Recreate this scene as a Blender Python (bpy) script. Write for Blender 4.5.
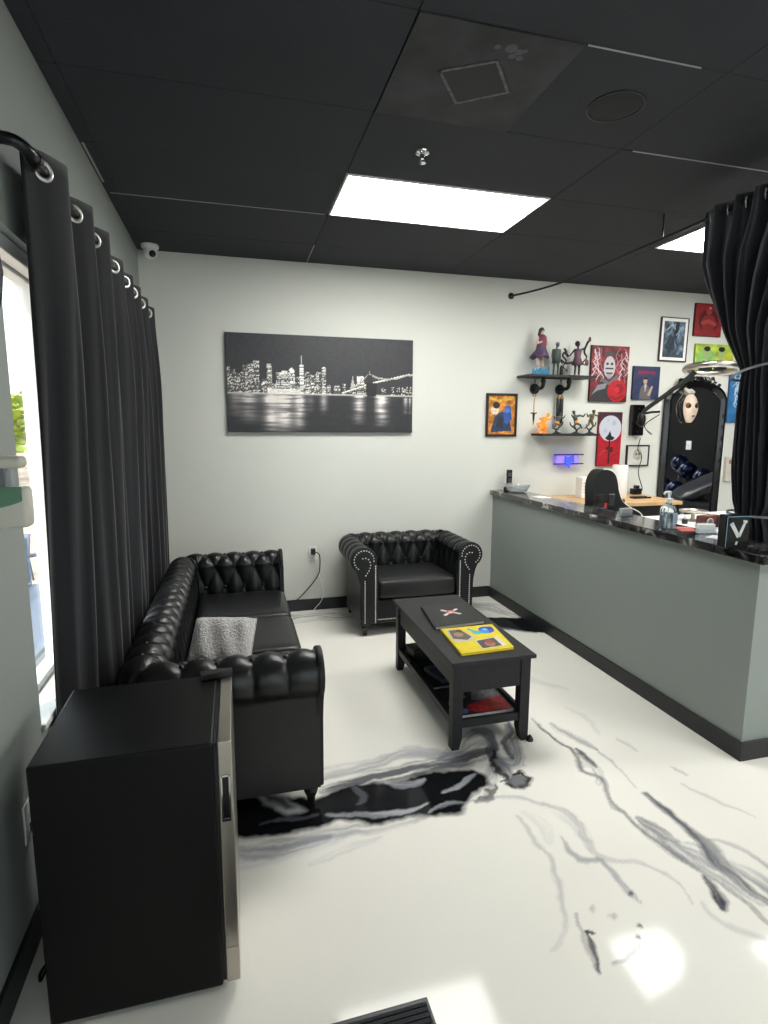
import bpy, bmesh, math, random
import numpy as np
from mathutils import Vector, Matrix
random.seed(7); np.random.seed(7)
PI = math.pi
for o in list(bpy.data.objects): bpy.data.objects.remove(o, do_unlink=True)
SC = bpy.context.scene
COL = SC.collection

# ------------------------------------------------------------------ camera
CAMZ = 1.55
PITCH, YAW, ROLL = 0.149226, 0.260602, 0.004365
cy_, sy_, cp_, sp_ = math.cos(YAW), math.sin(YAW), math.cos(PITCH), math.sin(PITCH)
fwd = Vector((sy_*cp_, cy_*cp_, -sp_)); rgt = Vector((cy_, -sy_, 0)); upv = rgt.cross(fwd)
cr, sr = math.cos(ROLL), math.sin(ROLL)
r2 = cr*rgt + sr*upv; u2 = -sr*rgt + cr*upv
cam = bpy.data.cameras.new('camera'); camo = bpy.data.objects.new('camera', cam); COL.objects.link(camo)
cam.sensor_fit = 'VERTICAL'; cam.sensor_height = 36.0; cam.sensor_width = 27.0
cam.lens = 561.13/1024*36.0; cam.clip_start = 0.02
mw = Matrix.Identity(4)
for i in range(3):
    mw[i][0] = r2[i]; mw[i][1] = u2[i]; mw[i][2] = -fwd[i]
mw[2][3] = CAMZ
camo.matrix_world = mw
SC.camera = camo

# ------------------------------------------------------------------ world, sun, exposure
W = bpy.data.worlds.new('world'); SC.world = W; W.use_nodes = True
bg = W.node_tree.nodes['Background']
bg.inputs[0].default_value = (0.86, 0.93, 1.0, 1); bg.inputs[1].default_value = 1.9
sun = bpy.data.lights.new('sun', 'SUN'); suno = bpy.data.objects.new('sun', sun); COL.objects.link(suno)
sun.energy = 2.0; sun.angle = 0.006; sun.color = (1, .97, .92)
suno.rotation_euler = Vector((.9, 1.2, -2.4)).to_track_quat('-Z', 'Y').to_euler()
LAMP = 16.5
vs = SC.view_settings
vs.view_transform = 'Standard'; vs.look = 'None'; vs.gamma = 1; vs.use_curve_mapping = False
vs.exposure = 0.95

# ------------------------------------------------------------------ dimensions
YB, XL, XC, H = 4.645, -0.632, 2.263, 2.826
XR, YF = 6.0, -1.6

# ------------------------------------------------------------------ helpers
def lin(c):
    r = []
    for v in c[:3]:
        v = v/255.0
        r.append(v/12.92 if v <= .04045 else ((v+.055)/1.055)**2.4)
    return (r[0], r[1], r[2], 1)

def mat(name, col, rough=.5, metal=0.0, spec=.5, bump=None, var=None, emit=None, coat=0, trans=0, ior=1.45, sheen=0, alpha=None):
    m = bpy.data.materials.new(name); m.use_nodes = True
    nt = m.node_tree; p = nt.nodes['Principled BSDF']
    c = lin(col)
    p.inputs['Base Color'].default_value = c
    p.inputs['Roughness'].default_value = rough
    p.inputs['Metallic'].default_value = metal
    p.inputs['Specular IOR Level'].default_value = spec
    p.inputs['IOR'].default_value = ior
    if coat: p.inputs['Coat Weight'].default_value = coat; p.inputs['Coat Roughness'].default_value = .06
    if trans: p.inputs['Transmission Weight'].default_value = trans
    if sheen: p.inputs['Sheen Weight'].default_value = sheen
    if emit:
        p.inputs['Emission Color'].default_value = lin(emit[0]); p.inputs['Emission Strength'].default_value = emit[1]
    if bump or var:
        tc = nt.nodes.new('ShaderNodeTexCoord')
    if bump:
        n = nt.nodes.new('ShaderNodeTexNoise'); n.inputs['Scale'].default_value = bump[0]; n.inputs['Detail'].default_value = 4
        nt.links.new(tc.outputs['Object'], n.inputs['Vector'])
        b = nt.nodes.new('ShaderNodeBump'); b.inputs['Strength'].default_value = bump[1]; b.inputs['Distance'].default_value = .01
        nt.links.new(n.outputs['Fac'], b.inputs['Height']); nt.links.new(b.outputs['Normal'], p.inputs['Normal'])
    if var:
        n = nt.nodes.new('ShaderNodeTexNoise'); n.inputs['Scale'].default_value = var[0]; n.inputs['Detail'].default_value = 5
        nt.links.new(tc.outputs['Object'], n.inputs['Vector'])
        r = nt.nodes.new('ShaderNodeValToRGB')
        k = var[1]
        r.color_ramp.elements[0].position = .3; r.color_ramp.elements[1].position = .7
        r.color_ramp.elements[0].color = tuple(v*(1-k) for v in c[:3])+(1,)
        r.color_ramp.elements[1].color = tuple(min(1, v*(1+k)) for v in c[:3])+(1,)
        nt.links.new(n.outputs['Fac'], r.inputs['Fac']); nt.links.new(r.outputs['Color'], p.inputs['Base Color'])
    return m

def mat_attr(name, rough=.4, spec=.5, coat=0, bump=None):
    m = mat(name, (200, 200, 200), rough, 0, spec, bump=bump, coat=coat)
    nt = m.node_tree; a = nt.nodes.new('ShaderNodeAttribute'); a.attribute_name = 'Col'
    nt.links.new(a.outputs['Color'], nt.nodes['Principled BSDF'].inputs['Base Color'])
    return m

def mat_glass(name, tint=(1, 1, 1), refl=.5):
    m = bpy.data.materials.new(name); m.use_nodes = True; nt = m.node_tree; nt.nodes.clear()
    out = nt.nodes.new('ShaderNodeOutputMaterial'); mx = nt.nodes.new('ShaderNodeMixShader')
    t = nt.nodes.new('ShaderNodeBsdfTransparent'); t.inputs[0].default_value = (*tint, 1)
    g = nt.nodes.new('ShaderNodeBsdfGlossy'); g.inputs['Roughness'].default_value = .02
    lw = nt.nodes.new('ShaderNodeLayerWeight'); lw.inputs[0].default_value = .5
    pw = nt.nodes.new('ShaderNodeMath'); pw.operation = 'POWER'; pw.inputs[1].default_value = 5.0
    f = nt.nodes.new('ShaderNodeMath'); f.operation = 'MULTIPLY_ADD'; f.inputs[1].default_value = refl; f.inputs[2].default_value = .04
    nt.links.new(lw.outputs['Facing'], pw.inputs[0]); nt.links.new(pw.outputs[0], f.inputs[0])
    nt.links.new(f.outputs[0], mx.inputs[0]); nt.links.new(t.outputs[0], mx.inputs[1]); nt.links.new(g.outputs[0], mx.inputs[2])
    nt.links.new(mx.outputs[0], out.inputs[0]); return m

def obj(name, bm, m=None, parent=None, smooth=False, kind=None, label=None):
    if isinstance(bm, bmesh.types.BMesh):
        me = bpy.data.meshes.new(name)
        bmesh.ops.recalc_face_normals(bm, faces=bm.faces)
        bm.to_mesh(me); bm.free()
    else: me = bm
    if m is not None and not me.materials: me.materials.append(m)
    if smooth:
        me.polygons.foreach_set('use_smooth', [True]*len(me.polygons))
        if smooth != 'all':
            me.set_sharp_from_angle(angle=math.radians(40))
    o = bpy.data.objects.new(name, me); COL.objects.link(o)
    if parent is not None: o.parent = parent
    if kind: o['kind'] = kind
    if label: o['label'] = label
    return o

def tag(o, label, cat, group=None):
    o['label'] = label; o['category'] = cat
    if group: o['group'] = group
    return o

def thing(name, label, cat, loc=(0, 0, 0), rz=0, group=None):
    o = bpy.data.objects.new(name, None); COL.objects.link(o); o.empty_display_size = .1
    o.location = loc; o.rotation_euler = (0, 0, rz)
    return tag(o, label, cat, group)

def copy_tree(o, loc=None, rz=None, label=None, parent=None):
    c = o.copy(); COL.objects.link(c); c.parent = parent
    for ch in list(o.children): copy_tree(ch, parent=c)
    if loc is not None: c.location = loc
    if rz is not None: c.rotation_euler = (0, 0, rz)
    if label: c['label'] = label
    return c

def NB(): return bmesh.new()
def box(bm, x0, x1, y0, y1, z0, z1, bev=0, seg=2, rot=None):
    r = bmesh.ops.create_cube(bm, size=1)
    vs_ = r['verts']
    for v in vs_:
        v.co = Vector(((x0+x1)/2+v.co.x*(x1-x0), (y0+y1)/2+v.co.y*(y1-y0), (z0+z1)/2+v.co.z*(z1-z0)))
    if rot is not None:
        c = Vector(((x0+x1)/2, (y0+y1)/2, (z0+z1)/2))
        bmesh.ops.rotate(bm, verts=vs_, cent=c, matrix=rot)
    if bev:
        es = set()
        for v in vs_:
            for e in v.link_edges: es.add(e)
        bmesh.ops.bevel(bm, geom=list(es), offset=bev, segments=seg, affect='EDGES', profile=.5)
    return bm
def bx(*a, **k): return box(NB(), *a, **k)

def grid(bm, fn, nu, nv, cu=False, cv=False):
    vv = [[bm.verts.new(fn(i, j)) for j in range(nv)] for i in range(nu)]
    for i in range(nu if cu else nu-1):
        for j in range(nv if cv else nv-1):
            bm.faces.new((vv[i][j], vv[(i+1) % nu][j], vv[(i+1) % nu][(j+1) % nv], vv[i][(j+1) % nv]))
    return vv

def tube(bm, pts, r, seg=8, cap=True):
    pts = [Vector(p) for p in pts]; n = len(pts)
    rad = r if isinstance(r, (list, tuple)) else [r]*n
    rings = []; prev = None
    for i, p in enumerate(pts):
        t = (pts[min(i+1, n-1)]-pts[max(i-1, 0)]).normalized()
        if prev is None:
            a = Vector((0, 0, 1)) if abs(t.z) < .9 else Vector((1, 0, 0))
            u = t.cross(a).normalized()
        else:
            u = (prev - t*prev.dot(t)).normalized()
        prev = u; w = t.cross(u)
        rings.append([bm.verts.new(p+rad[i]*(math.cos(2*PI*k/seg)*u+math.sin(2*PI*k/seg)*w)) for k in range(seg)])
    for i in range(n-1):
        for k in range(seg):
            bm.faces.new((rings[i][k], rings[i][(k+1) % seg], rings[i+1][(k+1) % seg], rings[i+1][k]))
    if cap:
        bm.faces.new(rings[0][::-1]); bm.faces.new(rings[-1])
    return bm

def smooth_path(pts, n=8):
    P = [Vector(p) for p in pts]; out = []
    for i in range(len(P)-1):
        a, b, c, d = P[max(i-1, 0)], P[i], P[i+1], P[min(i+2, len(P)-1)]
        for k in range(n):
            t = k/n
            out.append(.5*((2*b)+(c-a)*t+(2*a-5*b+4*c-d)*t*t+(3*b-a-3*c+d)*t**3))
    out.append(P[-1]); return out

def lathe(bm, prof, seg=20, c=(0, 0, 0), axis='z'):
    c = Vector(c)
    def pt(r, h, a):
        x, y = r*math.cos(a), r*math.sin(a)
        if axis == 'z': return c+Vector((x, y, h))
        if axis == 'y': return c+Vector((x, h, y))
        return c+Vector((h, x, y))
    rings = [[bm.verts.new(pt(max(r, 1e-4), h, 2*PI*k/seg)) for k in range(seg)] for r, h in prof]
    for i in range(len(prof)-1):
        for k in range(seg):
            bm.faces.new((rings[i][k], rings[i][(k+1) % seg], rings[i+1][(k+1) % seg], rings[i+1][k]))
    bm.faces.new(rings[0][::-1]); bm.faces.new(rings[-1])
    return bm

def ball(bm, c, r, sc=(1, 1, 1), sub=2):
    q = bmesh.ops.create_icosphere(bm, subdivisions=sub, radius=r)
    for v in q['verts']:
        v.co = Vector((v.co.x*sc[0]+c[0], v.co.y*sc[1]+c[1], v.co.z*sc[2]+c[2]))
    return bm

def prism(bm, poly, d0, d1, axis='y', bev=0):
    """polygon of 2-D points extruded along an axis (y: pts are x,z; x: pts are y,z; z: pts are x,y)"""
    def pt(p, d):
        if axis == 'y': return (p[0], d, p[1])
        if axis == 'x': return (d, p[0], p[1])
        return (p[0], p[1], d)
    a = [bm.verts.new(pt(p, d0)) for p in poly]; b = [bm.verts.new(pt(p, d1)) for p in poly]
    n = len(poly)
    f0 = bm.faces.new(a); f1 = bm.faces.new(b[::-1])
    fs = [bm.faces.new((a[i], b[i], b[(i+1) % n], a[(i+1) % n])) for i in range(n)]
    if bev:
        es = list(set(list(f0.edges)+list(f1.edges)))
        bmesh.ops.bevel(bm, geom=es, offset=bev, segments=2, affect='EDGES', profile=.5)
    return bm

def torus(bm, c, R, r, n=28, m=8, nrm=(0, 0, 1), sq=1.0):
    nz = Vector(nrm).normalized(); a = Vector((0, 0, 1)) if abs(nz.z) < .9 else Vector((1, 0, 0))
    u = nz.cross(a).normalized(); w = nz.cross(u); c = Vector(c)
    def fn(i, j):
        t = 2*PI*i/n; p = 2*PI*j/m
        d = math.cos(t)*u+math.sin(t)*w
        return c+d*(R+r*math.cos(p))+nz*(r*sq*math.sin(p))
    grid(bm, fn, n, m, True, True); return bm

def sell(bm, c, a, b, cz, e=.3, nu=40, nv=20, rot=None, q=.75):
    """super-ellipsoid cushion"""
    def sp(v, k): return math.copysign(abs(v)**k, v)
    vv = []
    for j in range(1, nv):
        ph = -PI/2+PI*j/nv; row = []
        for i in range(nu):
            t = 2*PI*i/nu
            p = Vector((a*sp(math.cos(ph), e*1.6 if q > .5 else .22)*sp(math.cos(t), e), b*sp(math.cos(ph), e*1.6 if q > .5 else .22)*sp(math.sin(t), e), cz*sp(math.sin(ph), q)))
            if rot is not None: p = rot @ p
            row.append(bm.verts.new(p+Vector(c)))
        vv.append(row)
    for j in range(len(vv)-1):
        for i in range(nu):
            bm.faces.new((vv[j][i], vv[j][(i+1) % nu], vv[j+1][(i+1) % nu], vv[j+1][i]))
    bm.faces.new(vv[0][::-1]); bm.faces.new(vv[-1]); return bm

def sstep(a, b, x):
    t = min(1, max(0, (x-a)/(b-a))); return t*t*(3-2*t)

# ------------------------------------------------------------------ numpy noise
def vnoise(x, y, seed=0):
    rs = np.random.RandomState(seed); T = rs.rand(256, 256)
    xi = np.floor(x).astype(int); yi = np.floor(y).astype(int); fx = x-xi; fy = y-yi
    fx = fx*fx*(3-2*fx); fy = fy*fy*(3-2*fy)
    g = lambda i, j: T[(xi+i) % 256, (yi+j) % 256]
    return (g(0, 0)*(1-fx)+g(1, 0)*fx)*(1-fy)+(g(0, 1)*(1-fx)+g(1, 1)*fx)*fy
def fbm(x, y, s, seed=0, o=4):
    r = 0; a = .5; t = 0
    for k in range(o):
        r = r+a*vnoise(x*s, y*s, seed+k); t += a; a *= .5; s *= 2.03
    return r/t

# ------------------------------------------------------------------ materials
MT = {}
MT['wall'] = mat('wall_paint_light_grey', (206, 207, 199), .62, bump=(260, .06))
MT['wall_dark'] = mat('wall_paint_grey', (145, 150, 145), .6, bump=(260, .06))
MT['counter_paint'] = mat('counter_paint_grey', (133, 140, 136), .5, bump=(260, .08))
MT['black_wall'] = mat('wall_paint_black', (9, 9, 10), .7, spec=.2)
MT['ceil'] = mat('ceiling_paint_black', (33, 36, 43), .72, bump=(120, .25), var=(3, .12))
MT['ceil_gap'] = mat('ceiling_gap_black', (14, 14, 16), .8)
MT['strip'] = mat('bare_grid_white', (150, 150, 148), .5)
MT['base'] = mat('baseboard_black', (34, 35, 37), .45)
MT['leather'] = mat('black_leather', (18, 19, 20), .36, spec=.5, bump=(140, .10), var=(9, .2))
MT['leather_dull'] = mat('black_leather_panel', (22, 24, 25), .5, spec=.35, bump=(160, .12))
MT['button'] = mat('leather_button', (18, 18, 19), .3)
MT['nail'] = mat('nail_head_silver', (235, 230, 222), .32, .5)
MT['dark_wood'] = mat('dark_turned_wood', (24, 21, 20), .35)
MT['table'] = mat('charcoal_wood', (36, 36, 38), .5, spec=.3, bump=(60, .06), var=(22, .12))
MT['black_pl'] = mat('black_plastic', (16, 16, 17), .4)
MT['black_gl'] = mat('black_gloss', (14, 14, 15), .15)
MT['fridge'] = mat('fridge_black', (5, 5, 6), .36, spec=.25, bump=(420, .18))
MT['steel'] = mat('brushed_steel', (186, 180, 170), .28, 1)
MT['chrome'] = mat('chrome', (220, 220, 222), .08, 1)
MT['white_pl'] = mat('white_plastic', (225, 225, 220), .35)
MT['white_fr'] = mat('white_frame', (236, 236, 232), .4)
MT['curtain'] = mat('black_curtain_fabric', (26, 26, 30), .85, spec=.2, bump=(300, .2), sheen=.25)
MT['curtain_lightened'] = mat('black_curtain_fabric_lightened', (46, 47, 53), .85, spec=.2, bump=(300, .2), sheen=.25)  # curtain fabric in a lighter colour, making up for weak light behind the counter
MT['rod'] = mat('rod_gunmetal', (48, 48, 50), .3, .8)
MT['grom'] = mat('grommet_silver', (205, 205, 200), .3, .6)
MT['glass'] = mat_glass('window_glass', (.97, .99, .98))
MT['clear'] = mat_glass('clear_plastic', (.90, .93, .94), .7)
MT['print'] = mat_attr('printed_canvas', .5)
MT['floor'] = mat_attr('epoxy_floor', .075, .16)
MT['iron'] = mat('black_iron', (26, 26, 27), .45, .5)
MT['shelf'] = mat('shelf_dark_wood', (26, 25, 25), .5)
MT['wood'] = mat('desk_light_wood', (196, 158, 112), .45, var=(14, .15))
MT['paper'] = mat('white_paper', (232, 230, 224), .7)
MT['mirror'] = mat('mirror_glass', (225, 228, 230), .02, 1)
MT['emit'] = mat('light_diffuser', (255, 255, 255), .5, emit=((252, 252, 248), LAMP))
MT['tie'] = mat('tieback_grey', (118, 118, 120), .5)
MT['plush'] = mat('grey_plush', (176, 173, 170), .95, spec=.1, bump=(90, .9), var=(40, .12), sheen=.5)

# granite
def granite():
    m = mat('dark_granite', (30, 30, 32), .12, coat=.3); nt = m.node_tree; p = nt.nodes['Principled BSDF']
    tc = nt.nodes.new('ShaderNodeTexCoord'); n = nt.nodes.new('ShaderNodeTexNoise'); n.inputs['Scale'].default_value = 9
    n.inputs['Detail'].default_value = 7; n.inputs['Distortion'].default_value = 1.2
    r = nt.nodes.new('ShaderNodeValToRGB'); e = r.color_ramp.elements
    e[0].position = .44; e[0].color = lin((24, 24, 26)); e[1].position = .72; e[1].color = lin((190, 188, 184))
    a = e.new(.56); a.color = lin((62, 60, 60))
    nt.links.new(tc.outputs['Object'], n.inputs['Vector']); nt.links.new(n.outputs['Fac'], r.inputs['Fac'])
    nt.links.new(r.outputs['Color'], p.inputs['Base Color']); return m
MT['granite'] = granite()

def struct(name, bm, m, smooth=False):
    o = obj(name, bm, m, None, smooth); o['kind'] = 'structure'; return o

# ================================================================== SETTING
# ---- floor with poured black and grey marbling
def build_floor():
    x0, x1, y0, y1 = XL, 2.42, .95, YB
    st = .0065
    nx = int((x1-x0)/st)+1; ny = int((y1-y0)/st)+1
    X, Y = np.meshgrid(np.linspace(x0, x1, nx), np.linspace(y0, y1, ny), indexing='ij')
    Xf, Yf = X.ravel(), Y.ravel()
    base = np.array(lin((233, 230, 221))[:3])
    C = np.repeat(base[None], len(Xf), 0)
    C = C*(1-.05*fbm(Xf, Yf, 2.2, 5)[:, None])
    w1 = fbm(Xf, Yf, 5, 11)-.5; w2 = fbm(Xf, Yf, 5, 31)-.5
    f1 = fbm(Xf, Yf, 22, 51, 3)-.5; f2 = fbm(Xf, Yf, 22, 71, 3)-.5
    def dist(pts, px, py, full=False):
        D = np.full(px.shape, 9.); T = np.zeros(px.shape); SG = np.zeros(px.shape)
        L = [math.hypot(q[0]-p[0], q[1]-p[1]) for p, q in zip(pts[:-1], pts[1:])]; tot = sum(L)+1e-9; acc = 0
        for (ax, ay), (bx_, by), l in zip(pts[:-1], pts[1:], L):
            dx, dy = bx_-ax, by-ay; L2 = dx*dx+dy*dy+1e-9
            t = np.clip(((px-ax)*dx+(py-ay)*dy)/L2, 0, 1)
            d = np.hypot(px-ax-t*dx, py-ay-t*dy); k = d < D
            D = np.where(k, d, D); T = np.where(k, (acc+t*l), T); SG = np.where(k, np.sign(dx*(py-ay)-dy*(px-ax)), SG); acc += l
        return (D, T, SG, tot) if full else D
    def stroke(pts, w, al, col, warp=.05, fine=.02, streak=.5, seed=0, soft=.6):
        nonlocal C
        bb = np.array(pts); mg = w*2+.12
        k = np.where((Xf > bb[:, 0].min()-mg) & (Xf < bb[:, 0].max()+mg) & (Yf > bb[:, 1].min()-mg) & (Yf < bb[:, 1].max()+mg))[0]
        if len(k) == 0: return
        pp = [(p.x, p.y) for p in smooth_path([(a, c, 0) for a, c in pts], 4)] if len(pts) > 2 else pts
        px = Xf[k]+warp*w1[k]+fine*f1[k]; py = Yf[k]+warp*w2[k]+fine*f2[k]
        d, T, sg, tot = dist(pp, px, py, True)
        ww = w*1.25*(.30+.70*np.sin(PI*np.clip(T/tot, .02, .98))**.6)*(.6+.8*fbm(T*9+seed, T*0+seed*.37, 1., seed+90, 2))
        m = np.clip((ww-d)/(ww*soft), 0, 1); m = m*m*(3-2*m)
        fil = fbm(T*5+seed*1.7, d*sg*(1.1/w+28), 1.0, seed+17, 4)          # filaments drawn out along the stroke
        m = m*al*np.clip(1-streak*2.2*np.clip(fil-.36, 0, 1)*2, .04, 1)
        edge = np.exp(-((d-ww*.72)/.0035)**2)*al*.55*(fbm(T*7, sg*3+seed, 1., seed+5, 2) > .47)
        m = np.maximum(m, edge)
        c = np.array(lin(col)[:3]); C[k] = C[k]*(1-m[:, None])+c*m[:, None]
    def pool(pts, col, al=1., warp=.05, fine=.03, soft=.012, grow=0):
        nonlocal C
        px = Xf+warp*w1+fine*f1; py = Yf+warp*w2+fine*f2
        ins = np.zeros(px.shape, bool); n = len(pts)
        for i in range(n):
            ax, ay = pts[i]; bx_, by = pts[(i+1) % n]
            cnd = ((ay > py) != (by > py)) & (px < (bx_-ax)*(py-ay)/(by-ay+1e-12)+ax)
            ins ^= cnd
        d = dist(list(pts)+[pts[0]], px, py); d = np.where(ins, -d, d)-grow
        m = np.clip((soft-d)/(2*soft), 0, 1)*al
        c = np.array(lin(col)[:3]); C = C*(1-m[:, None])+c*m[:, None]
    K = (20, 21, 24); G = (120, 122, 132); LG = (176, 177, 184); DG = (70, 72, 82); WH = (226, 225, 222); PU = (52, 44, 60)
    # wisps around the black pool by the sofa
    for i, (p, w, a, c) in enumerate([
        ([(-.3, 1.97), (-.04, 1.967), (.206, 1.948), (.5, 1.942), (.755, 1.971)], .05, .55, G),
        ([(-.3, 1.86), (-.041, 1.883), (.263, 1.899), (.364, 1.93)], .05, .4, LG),
        ([(-.041, 1.92), (.124, 1.903), (.298, 1.924)], .04, .6, G),
        ([(.209, 1.788), (.348, 1.845), (.483, 1.876)], .02, .4, LG),
        ([(.341, 2.30), (.583, 2.345), (.761, 2.394), (.963, 2.306), (1.116, 2.358), (1.209, 2.412)], .05, .6, G),
        ([(.351, 2.362), (.65, 2.369), (.808, 2.407), (.933, 2.339)], .04, .45, LG),
        ([(.329, 2.221), (.615, 2.239), (.944, 2.258), (1.182, 2.311)], .055, .9, DG),
        ([(.884, 2.295), (.992, 2.358), (1.11, 2.458), (1.198, 2.482), (1.197, 2.369), (1.133, 2.26)], .045, .75, G),
        ([(1.161, 2.485), (1.202, 2.374), (1.144, 2.277), (1.149, 2.155), (1.128, 2.035)], .04, .8, DG),
        ([(1.347, 2.501), (1.303, 2.348), (1.218, 2.187), (1.152, 2.205), (1.028, 2.076), (.894, 1.995)], .045, .8, G),
        ([(1.372, 2.534), (1.341, 2.421), (1.255, 2.332), (1.221, 2.218)], .025, .9, DG)]):
        stroke(p, w, a, c, seed=i*7+1)
    pool([(-.45, 2.05), (-.048, 2.018), (.131, 1.986), (.262, 2.004), (.331, 2.018), (.506, 1.965), (.63, 1.97), (.763, 1.943), (.841, 1.934), (.928, 2.028), (1.022, 2.062), (1.036, 2.136), (.996, 2.185), (.835, 2.188), (.736, 2.188), (.597, 2.172), (.474, 2.21), (.34, 2.181), (.291, 2.151), (.149, 2.202), (-.047, 2.253), (-.45, 2.3)], K, grow=.012)
    pool([(.02, 2.30), (.149, 2.215), (.235, 2.105), (.157, 2.09), (.06, 2.17)], (196, 196, 198), .9, fine=.02)
    pool([(.06, 2.27), (.15, 2.20), (.20, 2.13), (.16, 2.125), (.08, 2.20)], (40, 41, 46), .8, fine=.03)
    for i, (p, w, a, c) in enumerate([
        ([(.309, 2.041), (.466, 2.013), (.635, 1.987), (.732, 2.009)], .016, .85, LG),
        ([(.456, 2.209), (.493, 2.127), (.447, 2.084)], .016, .5, G),
        ([(.60, 2.185), (.70, 2.15), (.76, 2.16)], .022, .85, LG),
        ([(.80, 2.06), (.90, 2.09), (1.0, 2.16)], .016, .7, LG),
        ([(.05, 2.05), (.15, 2.07), (.27, 2.06)], .012, .6, G),
        ([(.72, 1.96), (.80, 2.0), (.88, 1.97)], .012, .6, LG)]):
        stroke(p, w, a, c, seed=i*5+2, streak=.3)
    pool([(1.10, 2.02), (1.17, 2.0), (1.23, 2.06), (1.19, 2.11), (1.13, 2.08)], DG, .85, fine=.06)
    stroke([(1.12, 2.03), (1.16, 2.0), (1.23, 2.05), (1.21, 2.1), (1.16, 2.09)], .02, .95, K, fine=.05, seed=3, streak=.3)
    stroke([(1.09, 2.06), (1.13, 2.10), (1.12, 2.2), (1.17, 2.3)], .018, .9, K, fine=.05, seed=33, streak=.3)
    stroke([(1.05, 2.05), (1.0, 2.0), (.93, 1.97)], .016, .8, K, fine=.05, seed=13, streak=.3)
    # right hand veins
    v = [([(1.509, 2.521), (1.515, 2.341), (1.538, 2.191), (1.487, 2.059), (1.54, 1.979), (1.479, 1.847), (1.485, 1.745), (1.497, 1.62), (1.521, 1.521), (1.555, 1.427), (1.585, 1.31), (1.587, 1.10)], .013, .75, DG, .3),
         ([(1.487, 2.059), (1.53, 2.11), (1.56, 2.05), (1.5, 1.95)], .02, .5, G, .4),
         ([(1.66, 1.835), (1.667, 1.741), (1.67, 1.614), (1.674, 1.517), (1.654, 1.434), (1.645, 1.34), (1.68, 1.15)], .028, .9, DG, .25),
         ([(1.526, 1.713), (1.556, 1.614), (1.574, 1.58)], .026, .85, DG, .3),
         ([(1.567, 1.554), (1.621, 1.495), (1.634, 1.415)], .042, .75, G, .5),
         ([(1.53, 1.60), (1.56, 1.50), (1.61, 1.40), (1.63, 1.28)], .04, .6, G, .6),
         ([(1.704, 1.547), (1.786, 1.47), (1.822, 1.30)], .014, .6, G, .3),
         ([(1.69, 1.42), (1.723, 1.289), (1.75, 1.15)], .045, .75, G, .5),
         ([(1.571, 2.449), (1.611, 2.333), (1.654, 2.191)], .03, .55, G, .6),
         ([(1.654, 2.191), (1.66, 2.042), (1.649, 1.887)], .01, .5, G, .3),
         ([(1.563, 2.215), (1.566, 2.067)], .014, .9, DG, .2),
         ([(1.547, 1.389), (1.534, 1.339), (1.50, 1.285)], .018, .95, (40, 42, 58), .2),
         ([(1.004, 1.337), (1.037, 1.317)], .008, .95, K, 0),
         ([(1.009, 1.331), (.988, 1.256), (.964, 1.2)], .009, .85, PU, .1),
         ([(1.029, 1.398), (.985, 1.305), (.959, 1.207)], .008, .4, PU, .1),
         ([(1.184, 1.285), (1.18, 1.283)], .010, .9, DG, 0), ([(1.158, 1.254), (1.157, 1.25)], .008, .9, DG, 0),
         ([(1.14, 1.24), (1.133, 1.23), (1.069, 1.212), (1.012, 1.215)], .007, .6, G, .2),
         ([(.9, 1.98), (1.041, 1.972), (1.158, 1.918), (1.248, 1.85), (1.269, 1.759), (1.252, 1.664), (1.248, 1.574), (1.361, 1.511), (1.424, 1.413), (1.415, 1.326)], .012, .42, G, .3),
         ([(1.2, 1.9), (1.25, 1.8), (1.255, 1.66)], .035, .22, G, .6),
         ([(1.172, 1.704), (1.164, 1.579), (1.248, 1.554), (1.236, 1.462), (1.231, 1.41), (1.246, 1.37)], .013, .6, G, .3),
         ([(1.231, 1.415), (1.232, 1.405)], .012, .8, DG, 0),
         ([(1.06, 1.855), (1.058, 1.715), (1.066, 1.605), (1.01, 1.46), (.966, 1.361), (.881, 1.284)], .012, .35, G, .3),
         ([(1.10, 1.86), (1.13, 1.78), (1.11, 1.70)], .03, .22, G, .6),
         ([(1.448, 1.317), (1.46, 1.232), (1.543, 1.135)], .012, .3, G, .2),
         ([(1.912, 1.977), (1.932, 1.903)], .012, .35, G, .3), ([(1.861, 1.857), (1.908, 1.771), (1.976, 1.596)], .01, .3, G, .3),
         ([(1.832, 2.242), (1.849, 2.11)], .012, .25, G, .3), ([(1.12, 1.361), (1.135, 1.352)], .014, .4, G, 0), ([(1.091, 1.403), (1.08, 1.385)], .012, .35, G, 0),
         ([(1.75, 2.6), (1.8, 2.45), (1.76, 2.3)], .02, .15, G, .3), ([(1.6, 3.2), (1.75, 2.95), (1.9, 2.8)], .03, .15, G, .4)]
    for i, (p, w, a, c, s) in enumerate(v): stroke(p, w*1.15, a, c, warp=.04, fine=.022, streak=s, seed=i*3+100, soft=.7)
    # far end of the floor
    for i, (p, w, a, c, s) in enumerate([
        ([(-.5, 4.5), (.46, 4.50), (.733, 4.496), (.967, 4.43)], .06, .7, G, .6), ([(.3, 4.36), (.713, 4.373), (.972, 4.34)], .05, .5, LG, .6),
        ([(.6, 4.43), (.85, 4.41), (1.0, 4.39)], .014, .8, K, .2), ([(1.85, 4.5), (2.0, 4.427), (2.152, 4.302), (2.22, 4.068)], .1, .75, G, .6)]):
        stroke(p, w, a, c, warp=.08, streak=s, seed=i*3+300)
    pool([(1.80, 4.08), (2.087, 4.076), (2.40, 3.97), (2.40, 3.70), (2.251, 3.678), (2.063, 3.77), (1.85, 3.9)], K, 1, warp=.1)
    stroke([(1.75, 4.0), (1.95, 3.86), (2.2, 3.68)], .03, .7, G, warp=.08, seed=400)
    C = np.clip(C, 0, 1)
    V = np.stack([Xf, Yf, np.zeros_like(Xf)], 1)
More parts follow.
